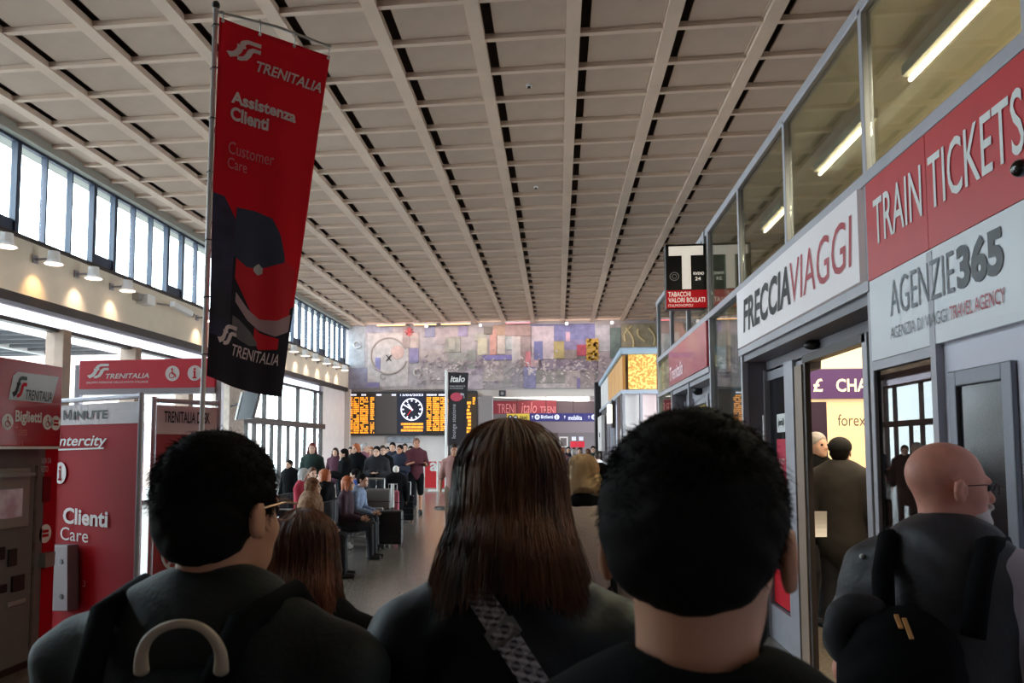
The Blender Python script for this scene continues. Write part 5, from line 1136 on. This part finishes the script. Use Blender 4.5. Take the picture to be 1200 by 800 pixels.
# woven bag strap
st_p = []
for (x, y) in ((536, 655), (543, 668), (553, 684), (565, 703), (577, 722), (590, 742), (602, 760), (616, 782), (632, 808), (650, 836)):
    p = project(topB, x, y, .007, tB)
    if p is not None: st_p.append(p)
def houndstooth():
    m = bpy.data.materials.new('houndstooth_webbing'); m.use_nodes = True; nt = m.node_tree; b = nt.nodes['Principled BSDF']; t = nt.nodes.new('ShaderNodeTexCoord')
    mp = nt.nodes.new('ShaderNodeMapping'); mp.inputs['Rotation'].default_value = (0, .55, 0); c = nt.nodes.new('ShaderNodeTexChecker'); c.inputs['Scale'].default_value = 75
    c.inputs[1].default_value = (*s2l((196, 188, 196)), 1); c.inputs[2].default_value = (*s2l((78, 70, 88)), 1)
    wv = nt.nodes.new('ShaderNodeTexWave'); wv.inputs['Scale'].default_value = 42; wv.bands_direction = 'DIAGONAL'; mx = nt.nodes.new('ShaderNodeMixRGB'); mx.inputs[0].default_value = .35
    nt.links.new(t.outputs['Object'], mp.inputs[0]); nt.links.new(mp.outputs[0], c.inputs['Vector']); nt.links.new(mp.outputs[0], wv.inputs['Vector']); nt.links.new(c.outputs[0], mx.inputs[1]); nt.links.new(wv.outputs['Color'], mx.inputs[2])
    nt.links.new(mx.outputs[0], b.inputs['Base Color']); b.inputs['Roughness'].default_value = .8; return m
bs = thing('shoulder_bag', 'grey and white houndstooth bag strap across the back of the long haired woman', 'bag', tB.location, None, tB.rotation_euler[2])
if len(st_p) > 3:
    ribbon('strap', st_p, .040, bs, houndstooth()); q = st_p[4]
    dd = st_p[5]-st_p[3]; dd /= np.linalg.norm(dd); xx = np.cross(dd, -Fv); xx /= np.linalg.norm(xx); nq = np.cross(xx, dd); nq *= np.sign(nq@-Fv)
    mb = MB(); 
    for a_, b_2 in ((-1, 1),): 
        for off in (-.012, .012): mb.bar(to_local(bs, q+dd*off-xx*.023+nq*.006), to_local(bs, q+dd*off+xx*.023+nq*.006), .004)
        for e in (-1, 1): mb.bar(to_local(bs, q-dd*.013+xx*.023*e+nq*.006), to_local(bs, q+dd*.013+xx*.023*e+nq*.006), .005)
    obj('buckle', mb, M_steel, bs, local=True)
    e0 = st_p[-1]; lp = to_local(bs, np.array([e0[0], e0[1], 1.0]))
    pobj('pouch', solid('pouch', [cap(lp+[.06, -.03, .05], lp+[.2, -.03, .05], .07, k=.03), cap(lp+[.06, -.03, -.08], lp+[.2, -.03, -.08], .07, k=.03)], .012, .03), M_cblk, bs)
    ribbon('strap', [e0, e0+np.array([.06, -.02, -.15]), e0+np.array([.1, -.03, 1.12-e0[2]])], .04, bs, MATS['cloth_black'])

# C: man in front at right
rzC = math.radians(-8)
tC, JC, bC, topC, hC = full('person', 'man with cropped black hair and a beard seen closest from behind in a black t-shirt', 812, 476, .73, rzC, dict(hy=math.radians(-11), hp=-.03, wide=1.1),
    dict(skin=M_skin, top=dict(sleeve=.75, puff=-.002, wr=.002), topm=M_cblk, legm=M_jean, name='tee_shirt'), (lambda J, h: hair_short(J, h, .008, .03), M_hblk), h=.0075)
short_fuzz(tC, JC, M_hblk, 16000, .012, -.06, .008)
s = JC['s']; R = rotm(JC['hy'], JC['hp']); T = lambda p: JC['head']+R@(np.array(p)*s)
pobj('beard', solid('beard', [ell(T((0, .040, -.078)), np.array([.060, .060, .048])*s, R), ell(T((0, .078, -.096)), np.array([.032, .030, .028])*s, R), ell(T((0, .03, -.02)), np.array([.08, .06, .045])*s, R, 1, .01), ell(T((0, .10, -.058)), np.array([.02, .02, .009])*s, R, 1, .005)], .006, .015, .001, 120), M_hblk, tC)

# D: woman between the left man and the middle woman
tD, JD, bD, topD, hD = full('person', 'shorter woman with long chestnut hair in a dark coat behind the left man', 357, 598, 1.95, 0, dict(hy=.15, wide=.98),
    dict(skin=M_skins, top=dict(collar=.02, puff=.012, wr=.003), topm=M_cblk, legm=M_dtr, name='coat'), (lambda J, h: hair_long(J, h, .07, .012), M_hdk), h=.011)
long_fuzz(tD, JD, mat('hair_chestnut', (140, 84, 58), .42, rgb2=(70, 40, 30), nscale=14, stretch=(1, 1, .15), spec=.4), 2600, .15, 1.3, .016)

# E: older man at right
rzE = math.radians(-38)
tE, JE, bE, topE, hE = full('person', 'bald older man in profile with glasses, white beard and charcoal vest over a pale tee', 1108, 512, 2.02, rzE, dict(hy=math.radians(-50), hp=-.05, wide=.96, lean=.12),
    dict(skin=M_skinp, top=dict(sleeve=0, cover='L', collar=.045, puff=.016, wr=.004), topm=M_cvest, legm=M_jean, name='vest'), (None, None), h=.0075)
pobj('tee_shirt', top_mesh(JE, .009, sleeve=.92, hem=.1, puff=.004, wr=.002, only='R'), M_tee, tE)
s = JE['s']; R = rotm(JE['hy'], JE['hp']); T = lambda p: JE['head']+R@(np.array(p)*s)
pobj('beard', solid('beard', [ell(T((0, .043, -.080)), np.array([.0585, .060, .046])*s, R), ell(T((0, .082, -.102)), np.array([.032, .030, .030])*s, R), cap(T((-.022, .098, -.050)), T((.022, .098, -.050)), .0085*s, k=.01), ell(T((0, .0, -.010)), np.array([.09, .085, .042])*s, R, 1, .01), ell(T((0, .108, -.063)), np.array([.02, .016, .005])*s, R, 1, .004)], .005, .015, .0012, 140), mat('beard_white', (212, 204, 198), .8), tE)
gm = MB()
for sd in (1, -1):
    gm.tube([T((sd*.082, -.008, .002)), T((sd*.081, .05, .008)), T((sd*.068, .102, .006))], .0016, 6); gm.tube([T((sd*.034+.022*math.cos(a), .106-.006*math.cos(a)*sd, -.004+.015*math.sin(a))) for a in np.linspace(0, 2*PI, 17)], .0015, 6)
gm.tube([T((-.01, .116, .0)), T((.01, .116, .0))], .0016, 6); obj('glasses', gm, mat('glasses_dark', (60, 30, 30), .3, .5), tE, local=True)
bpE = thing('backpack', 'black backpack with orange zip pulls worn by the older man', 'backpack', tE.location, None, rzE)
lp = to_local(bpE, dep(1058, 768, 1.80)); L = [cap(lp, lp+[0, .0, -.32], .115, .13, k=.05), cap(lp+[-.04, -.03, -.05], lp+[.04, -.03, -.05], .09, k=.05), cap(lp+[-.06, -.06, -.28], lp+[.06, -.06, -.28], .08, k=.05)]
pk_ = pobj('pack_body', solid('pack_body', L, .01, .04, .004, 30), M_cblk, bpE)
L = []
for k in range(16):
    a0, a1 = 2*PI*k/16, 2*PI*(k+1)/16; c_ = lambda a: to_local(bpE, dep(1008, 742, 1.85))+np.array([.042*math.cos(a), .02*math.cos(a), .062*math.sin(a)]); L.append(cap(c_(a0), c_(a1), .030, k=.02))
L.append(ell(to_local(bpE, dep(1008, 742, 1.87)), (.05, .03, .065))); pobj('round_pouch', solid('round_pouch', L, .009, .02, .002, 40), mat('pillow_black', (22, 22, 26), .7), bpE)
for sd in (-1, 1): obj('shoulder_strap', MB().tube([(sd*.095*s, -.15*s, 1.30*s), (sd*.105*s, -.11*s, 1.42*s), (sd*.11*s, -.04*s, 1.50*s), (sd*.115*s, .08*s, 1.50*s), (sd*.115*s, .19*s, 1.38*s), (sd*.115*s, .21*s, 1.15*s)], .026, 10), M_cblk, bpE, local=True, smooth=True)
M_or = mat('orange_pull', (206, 150, 90), .5)
for (x0, y0, x1, y1) in ((1051, 722, 1056, 738), (1060, 726, 1068, 750)):
    a = project(pk_, x0, y0, .006, bpE); b = project(pk_, x1, y1, .006, bpE)
    if a is not None and b is not None: obj('zip_pull', MB().bar(to_local(bpE, a), to_local(bpE, b), .009, .004), M_or, bpE, local=True)
a = project(topE, 1011, 652, .004, tE)
if a is not None: obj('button', MB().sphere(tuple(to_local(tE, a)), .0065, 10, 6), M_pw, tE, local=True)

# ---- the crowd: one mesh per kind of pose, hair and garment, colours per person
_LIB = {}
def lib(kind, fn):
    if kind not in _LIB: _LIB[kind] = fn()
    return _LIB[kind]
def person(label, px, ytop, d, rz=PI, pose='stand', arms='down', hair='short', hm=None, skin=None, topm=M_cblk, legm=M_dtr, hy=0, lean=0, short=0, sleeve=1.0, hem=.12, puff=.0, group=None, cap_=None, H=None, wide=1.0, scarf=None):
    sit = pose == 'sit'; tops = 1.355 if sit else 1.769
    P = dep(px, ytop, d); sc_ = P[2]/tops
    if sit: sc_ = min(max(sc_, .86), 1.12)
    J = lib(('J', pose, arms, hy, lean, wide), lambda: skel(1.75, pose, lean, arms, hy, 0, .47, wide)); key = (pose, arms, hy, lean, wide)
    hx = J['head'][1]*sc_; t = thing('person', label, 'person', (P-np.array([-math.sin(rz), math.cos(rz), 0])*hx)*[1, 1, 0], group, rz); t.scale = (sc_,)*3
    def add(nm, me, m):
        o = bpy.data.objects.new(nm, me); sc.collection.objects.link(o); o.parent = t
        if not me.materials: me.materials.append(m)
        o.material_slots[0].link = 'OBJECT'; o.material_slots[0].material = m; return o
    hc_ = .016
    add('body', lib(('b',)+key, lambda: body_mesh(J, hc_)), skin or M_skins)
    add('top', lib(('t', sleeve, hem, puff)+key, lambda: top_mesh(J, hc_, sleeve, hem, puff, .02)), topm)
    add('shorts' if short else 'trousers', lib(('l', short)+key, lambda: legs_mesh(J, hc_*1.1, short)), legm)
    [add('shoe', lib(('s', q_)+key, lambda: shoes_mesh(J, .014, q_)), M_shoe) for q_ in 'RL']
    if hair: add('hair', lib(('h', hair)+key, lambda: (hair_short(J, .011, .006) if hair == 'short' else hair_short(J, .011, .012, bald=1) if hair == 'bald' else hair_long(J, .012, .07 if hair == 'bob' else -.03 if hair == 'chin_bob' else .2, .006))), hm or M_hdk)
    [add('eye', lib(('e', q_)+key, lambda: eyes_mesh(J, q_)), M_eye) for q_ in (1, -1)]
    R = rotm(J['hy'], 0); T = lambda p: J['head']+R@np.array(p, float)
    if cap_:
        mb = lib(('cap',)+key, lambda: solid('cap', [ell(T((0, -.012, .045)), (.094, .112, .088)), cap(T((-.03, .10, .052)), T((.03, .10, .052)), .016), cap(T((-.025, .14, .042)), T((.025, .14, .042)), .012), ell(T((0, -.01, -.07)), (.13, .16, .10), None, 1, .01)], .01, .02)); add('flat_cap', mb, cap_)
    if scarf: add('scarf', lib(('sc',)+key, lambda: solid('scarf', [cap(J['neck']+np.array([.085*math.cos(a), .075*math.sin(a), -.01+.012*math.sin(3*a)]), J['neck']+np.array([.085*math.cos(a+.5), .075*math.sin(a+.5), -.01+.012*math.sin(3*a+1.5)]), .042) for a in np.arange(0, 2*PI, .5)], .014, .03, .003, 60)), scarf)
    return t, J
C_ = lambda n, rgb, **k: mat('cloth_'+n, rgb, .85, **k)
# blonde woman and neighbour in the middle distance
tF, JF = person('blonde woman seen from behind in a beige sweater between the two nearest heads', 683, 533, 4.4, 0, hair='chin_bob', scarf=M_cblk, hm=M_hbl, topm=C_('beige_knit', (206, 182, 166), bump=.3, bscale=90), wide=.95)
s_ = tF.scale[0]; JF2 = dict(JF); 
o = long_fuzz(tF, JF, mat('hair_blonde_strands', (240, 206, 158), .5, rgb2=(190, 146, 104), nscale=20, stretch=(1, 1, .15)), 1800, .035, 1.05, .012, r0=.002)
person('person in a maroon jacket just past the blonde woman', 703, 541, 6.0, .3, hair='short', hm=M_hblk, topm=C_('maroon', (112, 22, 34)), scarf=C_('white_hood', (206, 196, 200)))
# in the shop
person('man in a flat black cap and olive jacket standing in the lit shop doorway', 984, 512, 6.7, -.5, hair='short', hm=M_hblk, topm=C_('olive_brown', (44, 40, 36)), cap_=C_('cap_black', (22, 20, 20)), puff=.03, hem=.2, wide=1.05)
person('grey haired person in black inside the shop behind the flat capped man', 957, 505, 7.6, -2.6, hair='short', hm=M_hgr, topm=M_cblk, puff=.02, wide=1.0)
t = thing('paper_sheet', 'white paper sheet held low in the shop doorway', 'paper', dep(962, 612, 6.3)); 
mb = MB(); mb.grid(lambda u, v: dep(954+15*u, 629-30*v, 6.35+.03*math.sin(v*3)), 3, 6); o = obj('sheet', mb, M_pw, t); md = o.modifiers.new('s', 'SOLIDIFY'); md.thickness = .002
# standing row in front of the departure board
CR = [
 ('woman with dark red hair and a dark green jacket before the glass doors', 366, 518, 17.0, dict(rz=PI+.2, hair='bob', hm=M_hred, topm=C_('bottle_green', (30, 52, 46)), arms='fold')),
 ('black haired person in black turned left before the corner post', 403, 525, 16.8, dict(rz=PI/2+.3, hair='short', hm=M_hblk, topm=M_cblk, arms='hold', scarf=C_('white_scarf', (226, 224, 224)), puff=.03)),
 ('person with auburn hair in a black coat under the left end of the board', 417, 519, 18.0, dict(rz=PI-.5, hair='bob', hm=M_hor, topm=M_cblk, puff=.03)),
 ('grey haired person in a mauve pink top with a bare forearm', 428, 518, 19.5, dict(rz=-PI/2, hair='short', hm=M_hgr, topm=C_('mauve', (132, 84, 100)), arms='hold', sleeve=.8)),
 ('dark haired person in a black jacket facing the camera under the grey board panel', 441.5, 522, 16.8, dict(rz=PI, hair='short', hm=M_hblk, topm=C_('near_black', (24, 24, 32)), arms='fold', puff=.03)),
 ('tall dark haired person standing close behind the one in the near black jacket', 448.5, 521, 18.4, dict(rz=PI+.4, hair='short', hm=M_hdk, topm=M_cblk, puff=.02)),
 ('dark haired man in navy below the round clock, left of the two', 460, 517.5, 20.5, dict(rz=PI, hair='short', hm=M_hblk, topm=C_('navy', (28, 32, 52)))),
 ('reddish faced man in a dark navy jacket below the round clock, right of the two', 468.5, 520.5, 19.8, dict(rz=PI-.3, hair='short', hm=M_hblk, skin=M_skin, topm=C_('navy', (28, 32, 52)), arms='hold', puff=.02)),
 ('person in a dark khaki coat between the clock couple and the man in shorts', 474.5, 519, 22.5, dict(rz=PI+.3, hair='short', hm=M_hdk, topm=C_('dark_khaki', (66, 62, 48)))),
 ('dark haired person in charcoal half hidden behind the man in shorts', 481.5, 522, 22.0, dict(rz=PI, hair='short', hm=M_hblk, topm=C_('charcoal', (44, 42, 48)))),
 ('tall man in a maroon polo shirt and black shorts holding papers', 488, 512.5, 19.8, dict(rz=PI+.35, hair='short', hm=mat('hair_shaved', (120, 82, 66), .7), skin=M_skin, topm=C_('maroon_polo', (78, 26, 38)), legm=M_cblk, arms='hold', sleeve=.9, short=1, hem=.1, wide=1.06)),
 ('woman in a pinkish shirt and sunglasses beside the narrow black flag banner', 532.5, 519, 14.5, dict(rz=PI+.1, hair='short', hm=M_hdk, skin=M_skin, topm=C_('dusty_pink', (178, 132, 126)), sleeve=.9, legm=C_('tan', (130, 104, 88)))),
 ('short dark haired person in a black coat at the left edge of the waiting group', 339, 538, 16.4, dict(rz=PI-.4, hair='short', hm=M_hblk, topm=M_cblk, puff=.03)),
 ('small stooped person with white hair and a long black coat beside the luggage trolley', 464, 545, 15.6, dict(rz=.3, hair='short', hm=mat('hair_white', (224, 218, 208), .7), topm=M_cblk, hem=.35, puff=.04, wide=1.1)),
 ('person in a plum jacket behind the woman in dark green', 393, 524, 21, dict(rz=PI, hair='bob', hm=M_hdk, topm=C_('plum', (84, 44, 62)))),
 ('person with dark hair and a grey coat far behind the auburn haired one', 411, 523, 24, dict(rz=PI, hair='short', hm=M_hdk, topm=C_('mid_grey', (96, 94, 100)))),
 ('person in a blush jacket standing far back under the board', 435, 523, 25, dict(rz=PI+.3, hair='bob', hm=M_hor, topm=C_('blush', (176, 128, 120)))),
 ('person in a black coat far back between the navy man and the board', 454.5, 523, 26, dict(rz=PI, hair='short', hm=M_hblk, topm=M_cblk)),
]
for (lab, px, yt, d, kw) in CR: person(lab, px, yt, d, **kw)
for k, (px, yt, d, lab, kw) in enumerate((
 (646, 521, 27, 'far dark haired person in black at the near side of the passage mouth', dict(topm=M_cblk, hm=M_hblk)), (652, 526, 22, 'far person in a rust jacket at the passage mouth', dict(topm=C_('rust', (140, 62, 50)), hm=M_hdk)),
 (659, 524, 25, 'far person in a dusty rose coat under the timetable frame', dict(topm=C_('rose', (170, 108, 110)), hm=M_hor)), (666, 523, 29, 'far person in dark blue between the timetable frame and the red screens', dict(topm=C_('navy', (0,0,0)), hm=M_hblk)),
 (672, 526, 24, 'far person in grey under the red ticket screens', dict(topm=C_('mid_grey', (0,0,0)), hm=M_hgr)), (679, 524, 28, 'far person in brown under the red ticket screens', dict(topm=C_('brown', (92, 66, 52)), hm=M_hdk)),
 (689, 525, 22, 'far person in a pale coat right of the red ticket screens', dict(topm=C_('pale_coat', (190, 180, 176)), hm=M_hbr)), (695, 522, 26, 'far person in dark green by the black pillar', dict(topm=C_('bottle_green', (0,0,0)), hm=M_hblk)),
 (700, 529, 19, 'far person in a white jacket in front of the black pillar', dict(topm=C_('white_jacket', (214, 206, 208)), hm=M_hdk)))):
    person(lab, px, yt, d, rz=PI if k % 2 else .2, hair='short', **kw)
# seated people on the benches
STD = [
 ('person in a red coat with short grey hair seated behind the leopard hood', 357, 548, 13.4, dict(hm=M_hgr, topm=C_('red_coat', (160, 30, 52)), rz=-PI/2, puff=.02)),
 ('pale faced person with light brown hair seated beside the one in the red coat', 366.5, 547, 15.0, dict(hm=M_hbr, topm=C_('grey_brown', (110, 96, 88)), rz=-PI/2-.9)),
 ('person in a black coat with ginger hair on the near bench', 379.5, 549, 12.6, dict(hm=M_hor, topm=M_cblk, rz=PI/2, puff=.03)),
 ('person with a leopard print hood and beige fur coat on the nearest bench', 367, 559, 10.2, dict(hm=mat('leopard_hood', (150, 104, 66), .8, rgb2=(74, 48, 34), nscale=34), topm=mat('beige_fur', (172, 134, 104), .9, rgb2=(120, 88, 66), nscale=22, bump=.8, bscale=60), rz=-PI/2+.2, puff=.05)),
 ('ginger haired person in dark purple seated near the silver handle', 408, 557, 12.0, dict(hm=M_hor, topm=C_('aubergine', (60, 34, 48)), rz=-PI/2)),
 ('dark haired person in a bright blue jacket seated behind the denim jacket', 416, 549, 14.6, dict(hm=M_hblk, topm=C_('bright_blue', (56, 84, 168)), rz=PI/2)),
 ('person bowed forward in a pale denim jacket next to the luggage trolley', 425, 554, 13.0, dict(hm=M_hblk, topm=mat('pale_denim', (120, 136, 162), .85, noise=.2, nscale=20), rz=-PI/2-.1, lean=.35)),
]
SITP = []
for (lab, px, yt, d, kw) in STD:
    t, J = person(lab, px, yt, d, pose='sit', arms='lap', hair='bob' if 'leopard' in lab or 'ginger hair' in lab else 'short', **kw); SITP.append(t)
# benches
M_seat = mat('bench_seat', (40, 38, 42), .45, .2)
def bench(label, X, y0, y1, n, f):           # row of seats along the hall, facing f (+1 right, -1 left)
    t = thing('bench', label, 'bench', (X, (y0+y1)/2, 0), 'rows of waiting seats'); w_ = (y1-y0)/n
    for k in range(n):
        a = y0+k*w_+.03; obj('seat', B((X-.23, a, .40), (X+.23, a+w_-.06, .435)), M_seat, t, bevel=.01)
        obj('backrest', B((X-f*.27-.02, a, .50), (X-f*.27+.02, a+w_-.06, .88)), M_seat, t, bevel=.01)
    obj('beam', B((X-.04, y0, .35), (X+.04, y1, .40)), M_steel, t)
    for a in (y0+.15, y1-.15): obj('leg', B((X-.04, a-.03, .03), (X+.04, a+.03, .37)), M_steel, t); obj('foot', B((X-.28, a-.03, 0), (X+.28, a+.03, .03)), M_steel, t)
    for a in (y0, y1): obj('armrest', MB().tube([(X-f*.28, a, .42), (X-f*.27, a, .64), (X+f*.2, a, .64), (X+f*.22, a, .42)], .015, 8), M_steel, t)
bench('waiting bench with steel arms nearest the camera under the fur coated sitter', -3.28, 9.8, 13.4, 5, 1)
bench('waiting bench back to back with the nearest one', -3.96, 12.2, 14.7, 4, -1)
bench('waiting bench farthest left under the sitter in red', -4.62, 13.0, 15.3, 4, 1)

# luggage
def suitcase(label, px, py, w_, d_, h_, m, rz=0, handle=.3, name='suitcase'):
    P = at(px, py, Z=0); t = thing(name, label, 'suitcase', P, 'luggage by the waiting benches', rz)
    obj('shell', B((-w_/2, -d_/2, .05), (w_/2, d_/2, h_)), m, t, bevel=.035, local=True)
    for zz in (.25, .5, .75): obj('rib', B((-w_/2-.004, -d_/2-.006, .05+zz*(h_-.05)-.006), (w_/2+.004, d_/2+.004, .05+zz*(h_-.05)+.006)), M_black, t, local=True)
    for sx_ in (-1, 1):
        for sy_ in (-1, 1): obj('wheel', MB().tube([(sx_*(w_/2-.05)-.012, sy_*(d_/2-.04), .028), (sx_*(w_/2-.05)+.012, sy_*(d_/2-.04), .028)], .028, 12), M_black, t, local=True)
    if handle: obj('telescopic_handle', MB().tube([(-.08, d_/2-.05, h_), (-.08, d_/2-.05, h_+handle), (.08, d_/2-.05, h_+handle), (.08, d_/2-.05, h_)], .011, 8), M_steel, t, local=True)
    obj('carry_handle', MB().tube([(-.06, 0, h_), (-.05, 0, h_+.03), (.05, 0, h_+.03), (.06, 0, h_)], .01, 8), M_black, t, local=True)
    return t
suitcase('large black suitcase standing nearest in front of the trolley', 455, 640, .5, .3, .62, M_black, .1, 0)
suitcase('tall grey suitcase with a raised handle above the black one', 444, 633, .46, .28, .95, mat('suitcase_grey', (104, 96, 92), .6), .0, .18)
suitcase('pink suitcase peeking out beside the tall grey one', 460, 631, .24, .24, .9, mat('suitcase_pink', (190, 96, 116), .5), .2, .12)
suitcase('slim black suitcase behind the stooped person in black', 477, 612, .3, .25, .62, M_cblk, .2, .3)
t = thing('rolled_tube', 'upright white tube standing between the trolley bags', 'tube', at(460, 634, Z=0)); a = dep(460, 594, 14.0); b = dep(460, 567, 14.0)
obj('white_tube', MB().tube([(a[0], a[1], a[2]), (b[0], b[1], b[2])], .033, 12), M_pw, t); obj('tube_stand', MB().tube([(a[0], a[1], 0), a], .02, 8), M_dark, t)
tr = thing('luggage_trolley', 'steel luggage trolley loaded with bags beside the black suitcase', 'trolley', at(434, 627, Z=0)); P = np.array(tr.location)
obj('platform', B((P[0]-.35, P[1]-.1, .12), (P[0]+.35, P[1]+.6, .16)), M_steel, tr)
for sx_ in (-.33, .33): obj('upright', MB().tube([P+[sx_, .6, .14], P+[sx_, .66, 1.0], P+[sx_, .5, 1.08]], .018, 8), M_steel, tr)
obj('push_handle', MB().tube([P+[-.33, .5, 1.08], P+[.33, .5, 1.08]], .022, 8), M_steel, tr)
for sx_ in (-.3, .3):
    for sy_ in (-.05, .55): obj('wheel', MB().tube([P+[sx_-.015, sy_, .06], P+[sx_+.015, sy_, .06]], .06, 12), M_black, tr)
t = thing('duffel_bag', 'dark grey patterned bag lying on the trolley', 'bag', P+[0, .2, .16]); 
me = solid('bag_body', [cap((-.22, 0, .19), (.22, 0, .19), .19, k=.05), cap((-.2, 0, .35), (.2, 0, .35), .14, k=.05)], .02, .04, .006, 20); pobj('bag_body', me, mat('bag_grey_pattern', (84, 80, 86), .8, rgb2=(44, 40, 46), nscale=14), t)
obj('carry_handle', MB().tube([(-.12, -.05, .46), (-.08, -.08, .58), (.08, -.08, .58), (.12, -.05, .46)], .014, 8), M_black, t, local=True)
t = thing('trainers', 'pair of white trainers on the floor under the benches', 'shoes', at(405, 643, Z=0)); P = np.array([0., 0, 0])
for sx_ in (-.08, .08): pobj('trainer', solid('trainer', [cap((sx_, -.08, .045), (sx_, .1, .035), .042, .03), cap((sx_, -.09, .05), (sx_, -.08, .09), .035)], .012, .02, clip=lambda X, Y, Z: -Z), M_pw, t)
t = thing('hand_bag', 'black handbag on the floor beside the shorter chestnut haired woman', 'bag', (0, 0, 0)) if 0 else None
